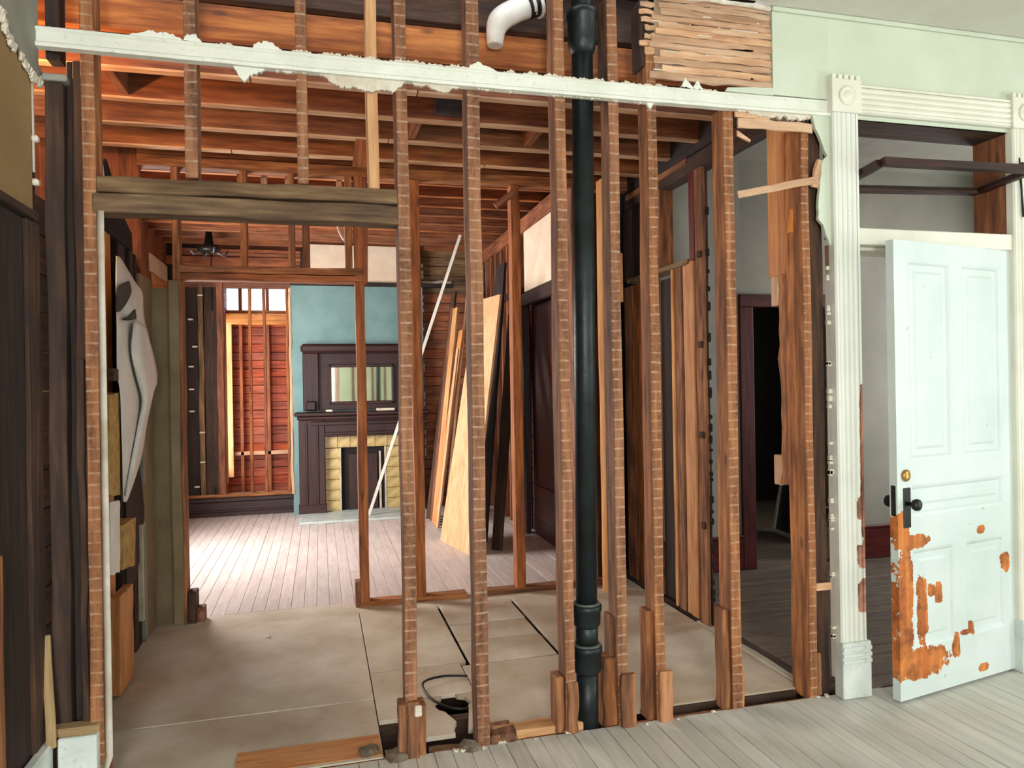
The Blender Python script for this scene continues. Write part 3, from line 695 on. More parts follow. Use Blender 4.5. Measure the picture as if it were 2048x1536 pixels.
# torn white sheet hanging off the wall
def HX(px_, py_, X): v = onX(px_, py_, X); return v
rows = (((232, 512, -.97), (236, 513, -.97), (240, 516, -.975), (243, 520, -.98)),
        ((231, 545, -.965), (243, 545, -.955), (256, 552, -.965), (268, 562, -.98)),
        ((231, 580, -.96), (250, 578, -.95), (268, 578, -.955), (284, 586, -.975)),
        ((232, 620, -.955), (246, 625, -.965), (262, 622, -.94), (286, 622, -.97)),
        ((233, 660, -.95), (250, 662, -.945), (264, 665, -.965), (292, 660, -.96)),
        ((233, 700, -.95), (252, 702, -.94), (266, 700, -.96), (304, 700, -.95)),
        ((234, 745, -.945), (256, 742, -.935), (274, 745, -.955), (314, 748, -.945)),
        ((240, 790, -.94), (262, 790, -.93), (282, 792, -.95), (310, 770, -.95)),
        ((242, 850, -.94), (262, 852, -.93), (280, 850, -.945), (294, 842, -.96)),
        ((244, 910, -.94), (256, 912, -.93), (268, 910, -.945), (284, 905, -.96)),
        ((245, 960, -.94), (252, 962, -.935), (259, 960, -.945), (270, 955, -.96)),
        ((246, 1002, -.94), (248, 1004, -.94), (251, 1004, -.945), (254, 1000, -.95)))
def dense(rows, n=4):
    P = [[HX(*q) for q in r] for r in rows]; out = []
    P = [smooth_path(r, n) for r in P]
    cols = [smooth_path([P[r][c] for r in range(len(P))], n) for c in range(len(P[0]))]
    return [[cols[c][r] for c in range(len(cols))] for r in range(len(cols[0]))]
sh = thing('torn_sheet', 'crumpled white torn sheet hanging off the stripped hall wall', 'sheet', HX(240, 760, -.94))
sheet('sheet', dense(rows), SHEETM, sh, .003)
sheet('fold', dense((((268, 640, -.93), (280, 645, -.905), (292, 655, -.935)), ((262, 700, -.925), (284, 702, -.895), (304, 705, -.93)), ((272, 750, -.925), (292, 755, -.89), (314, 758, -.925)),
    ((284, 800, -.925), (295, 798, -.90), (306, 786, -.925)), ((276, 850, -.925), (286, 848, -.905), (294, 838, -.93)), ((262, 925, -.925), (270, 922, -.91), (280, 912, -.93)), ((250, 992, -.93), (253, 992, -.92), (256, 988, -.935)))), SHEETM, sh, .003)
sheet('dark_patch', dense(((((234, 574, -.945), (244, 568, -.938), (258, 562, -.945))), ((231, 600, -.945), (244, 596, -.936), (262, 585, -.94)), ((231, 625, -.942), (240, 622, -.94), (250, 610, -.938)))), SHEETD, sh, .003)
sheet('dark_patch', dense((((246, 636, -.94), (258, 632, -.93), (270, 618, -.935)), ((244, 640, -.94), (258, 641, -.93), (272, 638, -.935)))), SHEETD, sh, .003)
B('nailing_block', XH, -.885, 3.60, 3.68, 1.545, 1.60, 'dark', wh, .004)
# insulation / plaster scraps under the sheet
for nm, pts, X, mt, lb, ct in (
    ('insulation_scrap', [(219, 790), (240, 785), (241, 990), (218, 990)], -.95, FOAM, 'tall tan insulation scrap tucked below the dark wood block', 'insulation'),
    ('plaster_scrap', [(221, 1004), (240, 1002), (240, 1060), (240, 1145), (221, 1150)], -.95, SHEETM, 'pale broken plaster slab stuck against the stripped hall wall', 'plaster'),
    ('insulation_scrap', [(247, 1050), (272, 1035), (270, 1130), (247, 1140)], -.95, FOAM, 'ragged yellow insulation tuft beside the broken plaster slab', 'insulation')):
    W = [HX(a_, b_, X) for a_, b_ in pts]; q = [(v.y, v.z) for v in W]; out = []
    for i in range(len(q)): out += jag(q[i], q[(i+1) % len(q)], 5, .006)
    tag(poly(nm, out, 'yz', XH-.005, X, mt, None), lb, ct)
tag(B('wood_offcut', -1.0, -.955, 3.92, 4.18, .02, .50, 'orange', None, .004, 5, .003), 'upright orange brown wood offcut standing at the foot of the hall wall', 'offcut')
tag(B('wood_strip', -1.0, -.96, 3.60, 3.70, .0, .28, 'dark', None, .003), 'short dark wood strip standing beside the corner stud foot', 'offcut')
# ================================================================== MIDDLE STUD WALL
wm = struct('wall_middle', 'second stud wall with a low header between hall and bright back room', 'wall')
ZB = 2.93
def wm_stud(xa, xb, z0=.03, z1=ZB, mat='old', y0=YB, y1=YBB): return stud(xa, xb, y0, y1, z0, z1, mat, wm)
B('jamb_post', -.925, -.858, YB-.02, YBB, 0, 2.2, OLIVE, wm, .004, 8, .002)
B('jamb_edge', -.862, -.845, YB-.03, YBB, 0, 2.2, 'old', wm, .003, 8, .003)
wm_stud(-.903, -.861, 2.2); wm_stud(-.49, -.448, 2.3); wm_stud(-.186, -.145, 2.3, mat='old'); wm_stud(-.10, -.052, 2.3, mat='joist', y0=5.2, y1=5.28)
wm_stud(.18, .228, 2.3); wm_stud(.243, .305, mat='joist'); wm_stud(.622, .69, mat='joist'); wm_stud(1.345, 1.412, mat='joist')
wm_stud(.30, .33, 2.2, mat='red')
B('header', -.86, .30, YB-.005, YBB, 2.255, 2.30, 'old', wm, .003, 8, .003); B('header', -.86, .30, YB, YBB, 2.205, 2.25, 'joist', wm, .003, 8, .003)
B('top_plate', -1.1, 2.25, YB, YBB, ZB, ZB+.07, 'old', wm, .003, 6, .003); B('top_plate', -1.1, 2.25, YB, YBB, ZB+.075, ZB+.30, 'joist', wm, .003)
for a, b in ((.215, .98), (1.05, 2.2)): B('sole_plate', a, b, YB, YBB, -.01, .035, 'old', wm, .003, 6, .003)
B('foot_block', -.84, -.79, YB-.02, YBB, 0, .2, 'dark', wm, .004); B('foot_block', -.79, -.745, YB, YBB, 0, .09, 'old', wm, .004); B('foot_block', .21, .245, YB, YBB, 0, .17, 'old', wm, .004)
wm_stud(1.95, 2.02, 0, 2.95, 'new', 4.86, 4.96); wm_stud(2.035, 2.11, 0, 2.95, 'old'); wm_stud(1.80, 1.86, 0, 2.95, 'old')
B('nailer', 2.03, 2.10, 4.84, 4.96, 2.07, 2.42, 'new', wm, .003)
# plaster slat bits and gaps above the header
for px_, mt in ((480, 'old'), (528, 'lath'), (576, 'lath'), (678, 'lath'), (712, 'old')):
    v = onY(px_, 350, 5.3); B('cleat', v.x-.02, v.x+.02, 5.28, 5.32, 2.86, 3.18, mt, wm, .003)
q = onY(998, 388, 5.06); beam('brace', onY(990, 412, 5.06), onY(1028, 385, 5.06), .05, .02, 'joist', wm)
tube('hanging_strap', smooth_path([onY(680, 425, 5.3), onY(676, 450, 5.3), onY(684, 472, 5.3), onY(690, 480, 5.3)]), .012, PALE, wm, 6)
# ================================================================== SIDE PARTITION (hall / side room)
wc = struct('wall_partition', 'side stud partition with a boarded doorway and transom opening', 'wall')
XC = 2.25
B('top_plate', XC, XC+.10, 3.10, 5.15, 2.80, 2.90, 'dark', wc, .003, 6, .003); B('top_plate', XC, XC+.10, 3.1, 5.15, 2.905, 3.3, 'black', wc, .003)
B('sole_plate', XC-.01, XC+.035, 3.13, 4.12, -.01, .012, 'subfl', wc, .003, 6, .003); B('sole_plate', XC+.04, XC+.10, 3.13, 4.2, -.01, .004, 'dark', wc, .003)
B('stud', XC, XC+.1, 3.15, 3.32, 2.02, 2.80, 'amber', wc, .003, 6, .002)
B('stud', XC, XC+.024, 3.99, 4.085, 0, 2.8, 'old', wc, .003, 8, .003); B('stud', XC, XC+.09, 4.115, 4.2, .02, 2.25, 'orange', wc, .003, 8, .002)
B('stud', XC+.01, XC+.1, 4.20, 4.262, .02, 2.25, 'new', wc, .003, 8, .002); B('stud', XC, XC+.09, 4.27, 4.35, .02, 2.24, 'old', wc, .003, 8, .002); B('stud', XC+.0, XC+.1, 4.385, 4.415, .02, 2.24, 'new', wc, .003, 8, .002)
B('stud', XC, XC+.1, 4.09, 4.155, 2.25, 2.85, 'wine', wc, .003)
for y0, y1 in ((4.66, 4.86), (4.865, 5.06)): B('door_board', XC+.02, XC+.05, y0, y1, .02, 2.22, 'old', wc, .003, 6, .002)
B('door_board', XC+.02, XC+.05, 5.065, 5.22, .02, 2.22, 'old', wc, .003, 6, .002); B('transom_board', XC+.03, XC+.05, 5.08, 5.24, 2.27, 2.86, 'dark', wc, .003)
B('door_board', XC+.05, XC+.07, 4.44, 4.66, .02, 2.2, 'black', wc, .003)
B('transom_sill', XC-.01, XC+.11, 4.16, 5.1, 2.235, 2.27, 'grey', wc, .004, 5, .002); B('transom_head', XC-.01, XC+.11, 4.16, 5.1, 2.86, 2.90, 'old', wc, .004)
B('transom_mullion', XC, XC+.1, 4.55, 4.60, 2.27, 2.86, 'old', wc, .003)
B('transom_board', XC+.03, XC+.05, 4.62, 5.08, 2.27, 2.86, 'black', wc, .003)
for k in range(12): B('plaster_key', XC-.012, XC+.01, 4.615, 4.65+random.random()*.02, 2.29+k*.045, 2.31+k*.045, RAWP, wc, .005)
for k in range(34): z = random.uniform(.1, 2.75); B('plaster_key', XC+.02, XC+.042, 3.97+random.uniform(0, .01), 3.99, z, z+random.uniform(.02, .05), DARKV, wc, .006)
B('plaster_edge', XC+.024, XC+.034, 3.985, 4.08, 0, 2.78, 'black', wc, .003, 10, .004)
for k in range(4): B('nail_block', XC-.015, XC+.0, 4.0, 4.04, .6+.55*k, .64+.55*k, 'dark', wc, .004)
# ragged corner stud behind the stud nearest the casing, with blocks
B('corner_stud', XC-.03, XC+.02, 3.12, 3.20, .98, 2.02, 'old', wc, .004, 14, .006)
for z0, z1 in ((1.87, 2.02), (.97, 1.12)): B('nailing_block', XC-.03, XC+.03, 3.2, 3.26, z0, z1, 'lath', wc, .004)
# new stud offcut fixed beside the opening near the casing
beam('brace', onY(1583, 466, 3.06), onY(1590, 396, 3.06), .03, .03, 'amber', wc)
# ================================================================== SIDE ROOM
ws = struct('wall_side_back', 'plain grey plaster wall at the back of the side room', 'wall')
YS = 5.16
B('plaster', 2.36, 3.245, YS, YS+.1, 0, 3.24, SIDEP, ws, 0); B('plaster', 4.13, XR, YS, YS+.1, 0, 3.24, SIDEP, ws, 0); B('plaster', 3.245, 4.13, YS, YS+.1, 2.175, 3.24, SIDEP, ws, 0)
bs_ = struct('baseboard_side', 'tall dark red baseboard along the grey side room wall', 'baseboard')
for a, b in ((2.36, 3.22), (4.14, XR)): B('board', a, b, YS-.022, YS, 0, .25, 'wine', bs_, .004); B('cap', a, b, YS-.03, YS, .25, .275, 'wine', bs_, .006)
d2 = struct('door_2', 'dark red door casing around a black doorway in the grey wall', 'doorway')
B('casing_board', 3.215, 3.335, YS-.025, YS+.01, 0, 2.08, 'wine', d2, .005); B('casing_board', 4.04, 4.16, YS-.025, YS+.01, 0, 2.08, 'wine', d2, .005); B('head_casing', 3.215, 4.16, YS-.028, YS+.01, 2.08, 2.18, 'wine', d2, .005)
B('jamb', 3.33, 3.345, YS, YS+.12, 0, 2.08, 'wine', d2, .002)
wsb = struct('wall_side_far', 'unlit wall closing the space beyond the black doorway', 'wall')
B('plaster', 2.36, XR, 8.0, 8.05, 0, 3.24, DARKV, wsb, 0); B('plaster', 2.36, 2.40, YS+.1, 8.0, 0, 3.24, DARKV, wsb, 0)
A0 = onZ(1549, 1060, .02); A1 = onZ(1604, 1082, .02); A3 = onY(1565, 955, A0.y+.10); A2 = A1 + (A3-A0)
fr = thing('white_frame', 'white framed sash leaning inside the black doorway', 'frame', (A0.x, A0.y, 0))
for a_, b_ in ((A0, A1), (A1, A2), (A2, A3), (A3, A0)): beam('rail', a_, b_, .035, .03, TRIM, fr)
sheet('pane', [[A0, A1], [A3, A2]], STEEL, fr, .004, False)
# ================================================================== BACK ROOM
wch = struct('wall_chimney', 'teal chimney breast with cream frieze above a black rail', 'wall')
B('teal_plaster', -.32, 1.24, YF, YF+.5, 0, 2.71, TEAL, wch, .003); B('cream_plaster', -.10, 1.22, YF+.005, YF+.5, 2.75, 3.2, CREAM, wch, .003)
B('picture_rail', -.32, 1.62, YF-.03, YF+.03, 2.705, 2.755, BLACKP, wch, .006)
B('corner_edge', -.345, -.315, YF-.01, YF+.02, .25, 2.68, 'lath', wch, .004, 14, .006)
wf = struct('wall_far', 'far wall of rough brown boards beside the chimney', 'wall')
z = 0
while z < 3.18: B('board', 1.22, 2.05, YF+.12, YF+.15, z+.002, z+.112, 'red' if z < 2.6 else 'grey', wf, .003, 4, .003); z += .115
B('backing', 1.2, 2.2, YF+.155, YF+.2, 0, 3.38, DARKV, wf, 0); B('plaster_ledge', 1.24, 1.62, YF+.08, YF+.12, 2.765, 2.80, RAWP, wf, .008, 5, .006)
for k in range(30): zz = random.uniform(.6, 3.1); B('plaster_key', 1.235, 1.262, YF+.06, YF+.11, zz, zz+.05, RAWP, wf, .006)
mt_ = thing('fireplace_mantel', 'dark mahogany mantelpiece with overmantel mirror on the teal chimney', 'mantel', (.48, YF, 0))
mc = .485
for s in (-1, 1):
    xo, xi = mc+s*.735, mc+s*.44
    B('pilaster', min(xo, xi), max(xo, xi), YF-.14, YF, .12, 1.12, 'mahog', mt_, .006); B('plinth', min(xo, xi)-.01, max(xo, xi)+.01, YF-.155, YF, .03, .13, 'mahog', mt_, .006)
    B('reed', min(xo, xi)+.07, min(xo, xi)+.10, YF-.152, YF-.13, .14, 1.08, 'mahog', mt_, .008); B('reed', max(xo, xi)-.10, max(xo, xi)-.07, YF-.152, YF-.13, .14, 1.08, 'mahog', mt_, .008)
    xo2, xi2 = mc+s*.68, mc+s*.50
    B('overmantel_post', min(xo2, xi2), max(xo2, xi2), YF-.09, YF, 1.225, 1.90, 'mahog', mt_, .006)
    B('bracket', min(xo2, xi2)+.03, max(xo2, xi2)-.03, YF-.14, YF-.08, 1.225, 1.34, 'mahog', mt_, .02)
B('frieze_board', mc-.44, mc+.44, YF-.13, YF, .915, 1.12, 'mahog', mt_, .004); B('frieze_moulding', mc-.6, mc+.6, YF-.15, YF-.12, 1.05, 1.10, 'mahog', mt_, .01); B('frieze_moulding', mc-.44, mc+.44, YF-.145, YF-.12, .935, .97, 'mahog', mt_, .01)
sf = B('shelf', mc-.78, mc+.78, YF-.24, YF, 1.165, 1.21, 'mahog', mt_, .012); B('shelf_moulding', mc-.75, mc+.75, YF-.20, YF, 1.12, 1.165, 'mahog', mt_, .014)
B('overmantel_panel', mc-.5, mc+.5, YF-.05, YF, 1.225, 1.90, 'mahog', mt_, .004); B('overmantel_cap', mc-.70, mc+.70, YF-.12, YF, 1.90, 2.01, 'mahog', mt_, .03)
mi = B('mirror', mc-.355, mc+.355, YF-.062, YF-.05, 1.325, 1.735, MIRROR, mt_, .006)
for a, b, c, d in ((-.38, .38, 1.735, 1.765), (-.38, .38, 1.295, 1.325)): B('mirror_frame', mc+a, mc+b, YF-.075, YF-.048, c, d, 'mahog', mt_, .005)
for a, b in ((-.385, -.355), (.355, .385)): B('mirror_frame', mc+a, mc+b, YF-.075, YF-.048, 1.295, 1.765, 'mahog', mt_, .005)
# tile surround, one tile at a time, and the firebox
for s in (-1, 1):
    for k in range(6): B('tile', mc+s*.44 if s < 0 else mc+.275, mc-.275 if s < 0 else mc+.44, YF-.06, YF, .032+k*.124, .032+k*.124+.120, TILE, mt_, .003)
for k in range(6): B('tile', mc-.44+k*.1467, mc-.44+k*.1467+.143, YF-.06, YF, .78, .912, TILE, mt_, .003)
for k in range(2): B('tile_edge', mc-.275+.53*k, mc-.255+.53*k, YF-.065, YF-.0, .03, .776, PALE, mt_, .003)
B('firebox_back', mc-.26, mc+.26, YF-.02, YF-.005, .03, .775, DARKV, mt_, 0)
B('summer_cover', mc-.17, mc+.17, YF-.04, YF-.02, .03, .70, 'mahog', mt_, .006); B('grate_bar', mc+.19, mc+.215, YF-.04, YF-.02, .03, .72, PALE, mt_, .004)
hs = tag(B('hearth_slab', mc-.72, mc+.72, 8.30, YF, 0, .03, HEARTH, None, .006), 'pale grey hearth slab set before the tiled fireplace', 'hearth')
lt_ = tag(B('mantel_litter', .64, .86, YF-.225, YF-.155, 1.211, 1.24, RAWP, None, .01), 'small pale plaster lump left on the mantel shelf', 'plaster')
tag(B('plaster_crumb', .06, .14, YF-.2, YF-.13, 1.211, 1.235, RAWP, None, .01), 'tiny plaster crumb on the end of the mantel shelf', 'plaster')
# bay studs left of the chimney
wbf = struct('wall_bay', 'open studs and dark baseboard left of the chimney before the bay', 'wall')
YG = 9.22
B('baseboard', -1.70, -.33, YG-.03, YG, 0, .17, 'mahog', wbf, .004); B('baseboard_cap', -1.70, -.33, YG-.05, YG, .17, .22, 'mahog', wbf, .01); B('baseboard_moulding', -1.70, -.33, YG-.045, YG, .05, .08, 'mahog', wbf, .008); B('sill', -1.70, -.33, YG-.02, YG+.1, .22, .26, 'old', wbf, .006)
for px_, mt, hw in ((502, 'joist', .016), (531, 'red', .016), (577, 'joist', .014), (590, 'dark', .03)):
    v = onY(px_, 800, YG+.05); B('stud', v.x-hw, v.x+hw, YG+.01, YG+.1, .25, 2.9, mt, wbf, .003, 8, .003)
for px0, px1, mt, d in ((366, 398, 'black', .0), (399, 409, 'grey', .03), (410, 436, 'dark', .0), (436, 449, 'red', .04)):
    a_, b_ = onY(px0, 800, YG), onY(px1, 800, YG); B('dark_board', a_.x, b_.x, YG+.02-d, YG+.06, .25, 2.78, mt, wbf, .003, 10, .004)
for k in range(9): zz = .4+.27*k+random.uniform(-.05, .05); v = onY(random.choice((384, 392, 404)), 800, YG); B('plaster_key', v.x-.03, v.x+.03, YG-.03, YG+.02, zz, zz+.02, RAWP, wbf, .006)
B('dark_board', -1.7, onY(366, 800, YG).x, YG+.02, YG+.06, .25, 3.2, 'black', wbf)
B('header', -1.70, -.33, YG, YG+.1, 2.70, 2.78, 'red', wbf, .004, 6, .003); B('header', -1.70, -.33, YG, YG+.1, 2.96, 3.06, 'red', wbf, .004, 6, .003)
for k in range(8): B('lath', -1.7, -.12, YG+.03, YG+.04, 2.80+k*.046, 2.838+k*.046, 'red', wbf, .002, 4, .002)
wby = struct('wall_bay_back', 'rust red horizontal sheathing boards lining the bay', 'wall')
def rows_of(x0, x1, y0, y1, z0, z1):
    z = z0
    while z < z1-.02: B('sheathing_board', x0, x1, y0, y1, z+.003, min(z+.107, z1), 'sheath', wby, .004, 3, .002); z += .11
rows_of(-1.18, -.22, 10.30, 10.33, 0, 2.5); rows_of(-1.18, -.22, 10.30, 10.33, 2.83, 3.2)
B('gap_backing', -1.2, -.2, 10.335, 10.35, 0, 2.5, DARKV, wby, 0); B('gap_backing', -1.2, -.2, 10.335, 10.35, 2.83, 3.38, DARKV, wby, 0)  # dark backing added behind the boards to keep sky out of the gaps
rows_of(-.24, -.21, YG+.1, 10.3, 0, 3.2); B('gap_backing', -.205, -.19, YG, 10.35, 0, 3.38, DARKV, wby, 0)
rows_of(-1.2, -1.17, YG+.1, 10.3, 0, .35); rows_of(-1.2, -1.17, YG+.1, 10.3, 2.42, 3.2); rows_of(-1.2, -1.17, 9.3, 9.56, .35, 2.42); rows_of(-1.2, -1.17, 10.14, 10.3, .35, 2.42)
B('gap_backing', -1.22, -1.205, YG, 10.35, 0, .35, DARKV, wby, 0); B('gap_backing', -1.22, -1.205, YG, 10.35, 2.42, 3.38, DARKV, wby, 0)
B('window_board', -1.2, -1.10, 10.13, 10.17, .35, 2.42, 'new', wby, .003); B('window_board', -1.2, -1.10, 9.54, 9.57, .35, 2.42, 'lath', wby, .003)
B('ledger', -1.1, -.24, 10.22, 10.30, .62, .67, 'lath', wby, .004); B('window_sill', -1.17, -.24, 10.20, 10.30, 2.49, 2.53, 'orange', wby, .005)
B('soffit_board', -1.17, -.24, 10.1, 10.3, 2.34, 2.48, 'orange', wby, .004)
for xx in (-1.0, -.66): B('stud', xx-.02, xx+.02, 10.22, 10.30, 0, 2.9, 'red', wby, .003)
wbl = struct('wall_back_left', 'left wall of the back room with its window openings', 'wall')
for y0, y1, z0, z1 in ((5.2, 6.2, 0, 3.4), (7.8, 9.3, 0, 3.4), (6.2, 7.8, 0, .55), (6.2, 7.8, 2.75, 3.4)):
    B('plaster', -1.76, -1.70, y0, y1, z0, z1, 'red', wbl, .002)
B('plaster', -1.76, -1.21, YG+.08, YG+.12, 0, 3.4, 'black', wbl, .0)
B('plaster', -1.7, -.93, YB+.02, YBB, 0, 2.15, OLIVE, wbl, .002)
B('cream_plaster', -1.70, -1.685, 8.3, 9.2, 2.74, 2.93, CREAM, wbl, .004); B('bare_board', -1.70, -1.68, 8.4, 9.2, 2.45, 2.735, 'orange', wbl, .004)
w2 = struct('window_2', 'tall window in the left wall of the back room', 'window')
for z in (.55, 1.62, 2.71): B('rail', -1.76, -1.71, 6.2, 7.8, z, z+.045, TRIM, w2, .004)
for y0 in (6.2, 7.755): B('stile', -1.76, -1.71, y0, y0+.045, .55, 2.755, TRIM, w2, .004)
# right wall of the back room with its doorway
wbr = struct('wall_back_right', 'right wall of the back room with exposed studs and a dark doorway', 'wall')
XW = 2.0
B('cream_plaster', XW, XW+.02, 6.1, 7.08, 2.42, 3.02, CREAM, wbr, .003); B('wall_beam', XW-.01, XW+.1, 5.2, 9.1, 3.02, 3.17, 'red', wbr, .004, 6, .004)
B('head_casing', XW-.04, XW+.02, 6.0, 7.16, 2.27, 2.40, 'mahog', wbr, .01); B('casing_board', XW-.03, XW+.02, 7.04, 7.17, 0, 2.27, 'mahog', wbr, .006); B('casing_board', XW-.03, XW+.02, 6.0, 6.12, 0, 2.27, 'mahog', wbr, .006)
B('door_panel', XW+.06, XW+.10, 6.1, 7.05, 0, 2.27, 'wine', wbr, .003); B('door_rail', XW+.045, XW+.06, 6.2, 6.95, .18, .5, 'wine', wbr, .003)
y_ = 7.25
while y_ < 9.0: B('stud', XW, XW+.09, y_, y_+.05, 0, 3.02, 'red', wbr, .003, 6, .003); y_ += .26
B('girt', XW-.02, XW+.02, 7.17, 9.1, 2.42, 2.48, 'mahog', wbr, .006); B('girt', XW-.01, XW+.08, 5.2, 6.0, 2.95, 3.02, 'old', wbr, .003)
z = 0
while z < 3.15: B('sheathing_board', XW+.10, XW+.12, 5.18, 9.15, z+.002, z+.155, 'black' if z < 2.2 else 'dark', wbr, .003); z += .16
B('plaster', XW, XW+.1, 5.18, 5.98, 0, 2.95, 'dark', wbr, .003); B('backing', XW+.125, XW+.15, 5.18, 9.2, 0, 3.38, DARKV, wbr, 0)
# ceiling fixture stub in the bay ceiling
cf = thing('ceiling_fixture', 'small dark fixture hanging under the far joists left of the header studs', 'fixture', onY(418, 505, 8.4))
q = onY(418, 505, 8.4); lathe('canopy', [(.0, .0), (.10, .0), (.12, .03), (.10, .06), (.05, .08), (.03, 3.19-q.z)], BLKM, cf, q, 'z', 18)
for k in range(4): t = k*math.pi/2+.4; tube('arm', [q+Vector((.05*math.cos(t), .05*math.sin(t), .02)), q+Vector((.16*math.cos(t), .16*math.sin(t), -.03)), q+Vector((.2*math.cos(t), .2*math.sin(t), .03))], .012, STEEL, cf, 8)
# ------------------------------------------------------------------ lumber leaning in the back room
g0, g1, g2, g3 = Vector((1.10, 7.05, .0)), Vector((1.246, 6.31, .0)), Vector((1.60, 6.48, 2.32)), Vector((1.53, 7.22, 2.34))
tag(sheet('plywood_sheet', [[g0, g1], [g3, g2]], wood('ply', 'z'), None, .02, False), 'tall pale plywood sheet leaning at the front of the lumber stack', 'plywood')
LB = 'lumber leaning in the back room'
def board(lbl, b, t, wd, th, mt, ref=(-1, -.35, .2)): return tag(beam('leaning_board', b, t, wd, th, mt, None, ref=ref), lbl, 'board', None, LB)
board('light tan plank leaning third from the plywood sheet', (1.19, 7.95, 0), (1.56, 8.47, 2.40), .10, .03, 'new')
board('orange brown plank leaning second from the plywood sheet', (1.18, 7.80, 0), (1.57, 8.20, 2.12), .09, .03, 'orange')
board('reddish weathered plank leaning fourth from the plywood sheet', (1.18, 8.08, 0), (1.55, 8.62, 2.42), .08, .03, 'red')
board('dark brown plank at the chimney end of the leaning stack', (1.16, 8.22, 0), (1.60, 8.80, 2.62), .09, .03, 'dark')
board('pinkish narrow batten leaning next to the plywood edge', (1.17, 7.66, 0), (1.48, 7.98, 1.9), .04, .02, 'lath')
board('dark thick plank leaning by the red doorway', (1.52, 6.44, 0), (1.86, 7.0, 2.2), .14, .03, 'dark')
board('black stained plank leaning behind the plywood sheet', (1.47, 6.85, 0), (1.86, 7.45, 2.75), .16, .03, 'black')
tp = onX(921, 470, 1.55); tag(beam('long_batten', onZ(738, 1030, .03), tp, .035, .02, 'white', None, ref=(-.3, -1, 0)), 'long thin whitish batten leaning from the hearth to the ceiling', 'batten')
tag(beam('long_batten', (1.36, 8.25, 0), (1.82, 8.86, 3.0), .03, .02, 'lath', None, ref=(-.3, -1, 0)), 'thin tan batten leaning behind the lumber stack', 'batten')
# ================================================================== SOIL STACK
sp = thing('soil_pipe', 'black cast iron soil pipe rising between the near studs', 'pipe', (1.1, 3.035, 0))
px0, py0 = 1.112, 3.035; lean = .0125
def stack(name, prof, mat):
    o = lathe(name, prof, mat, sp, (px0, py0, 0)); o.rotation_euler = (0, math.radians(.55), 0)
    o.matrix_parent_inverse = PINV[sp.name]; return o
stack('pipe_length', [(.049, -.06), (.049, .25)], IRON)
stack('hub', [(.049, .225), (.056, .235), (.063, .25), (.063, .318), (.068, .322), (.068, .345), (.062, .35), (.052, .35)], IRON); stack('caulk_ring', [(.062, .350), (.060, .356), (.05, .357)], LEAD)
stack('pipe_length', [(.050, .34), (.050, .46)], IRON); stack('hub', [(.050, .43), (.060, .445), (.062, .50), (.067, .505), (.067, .525), (.06, .53), (.05, .53)], IRON); stack('caulk_ring', [(.060, .53), (.058, .536), (.049, .537)], LEAD)
stack('pipe_length', [(.047, .5), (.047, 2.98)], IRON); stack('hub', [(.047, 2.94), (.058, 2.97), (.064, 3.0), (.064, 3.10), (.068, 3.105), (.068, 3.13), (.05, 3.135)], IRON); stack('caulk_ring', [(.061, 3.135), (.049, 3.142)], LEAD)
stack('pipe_length', [(.047, 3.12), (.047, 3.4)], IRON)
# white elbow above
du = thing('vent_elbow', 'white plastic vent elbow with black couplings under the ceiling', 'pipe', (.8, 3.18, 3.1))
path = smooth_path([onY(990, 92, 3.2), onY(992, 60, 3.2), onY(1003, 38, 3.2), onY(1030, 22, 3.2), onY(1058, 12, 3.2)], 6)
tube('elbow', path, .048, PVC, du, 18, [.034+.018*min(1, i/10) for i in range(len(path))])
tube('coupling', [onY(1052, 14, 3.2), onY(1066, 9, 3.2), onY(1082, 5, 3.2)], .056, BLKM, du, 18); tube('coupling', [onY(1082, 6, 3.2), onY(1096, 8, 3.2), onY(1112, 16, 3.2)], .052, BLKM, du, 18)
for px_ in (1060, 1076, 1094): tube('clamp_ring', [onY(px_-3, 10, 3.2), onY(px_+3, 8, 3.2)], .06, PVC, du, 18)
tube('drop_leg', [onY(1108, 10, 3.22), onY(1112, 60, 3.22)], .02, BLKM, du)
# ================================================================== FLOOR CLUTTER
wl_ = smooth_path([onZ(935, 1352, .01), onZ(890, 1352, .02), onZ(855, 1360, .025), onZ(845, 1372, .02), onZ(860, 1395, .015), onZ(890, 1412, .01), onZ(925, 1418, .0), onZ(945, 1412, -.01)], 6)
tag(tube('cable_loop', wl_, .006, BLKM, None, 8), 'loose dark cable looping out of the hole in the hall floor', 'cable')
def rubble(lbl, cx0, cy0, r, zc, n=3):
    bm = bmesh.new(); bmesh.ops.create_icosphere(bm, subdivisions=2, radius=r)
    for v in bm.verts: v.co *= random.uniform(.7, 1.15); v.co.z *= .55
    me = bpy.data.meshes.new('m'); bm.to_mesh(me); bm.free()
    return tag(link('rubble_lump', me, DIRT, None, (cx0, cy0, zc)), lbl, 'rubble', None, 'rubble by the stud feet')
rubble('grey rubble lump packed against the foot of the first full stud', .28, 2.99, .06, .0)
rubble('low rubble lump between the two stud feet', .575, 2.985, .05, .0)
rubble('crumbled rubble lump on the floor edge left of the first full stud', .17, 3.06, .05, .0)
tag(B('broken_plank', .42, .60, 3.02, 3.10, -.09, -.03, 'grey', None, .005, 3, .004), 'broken grey plank end lying in the floor slot between studs', 'plank')
v = onZ(536, 1275, .0); tag(B('plaster_crumb', v.x-.012, v.x+.012, v.y-.012, v.y+.012, .003, .018, RAWP, None, .005), 'single white plaster crumb on the hall subfloor', 'plaster')
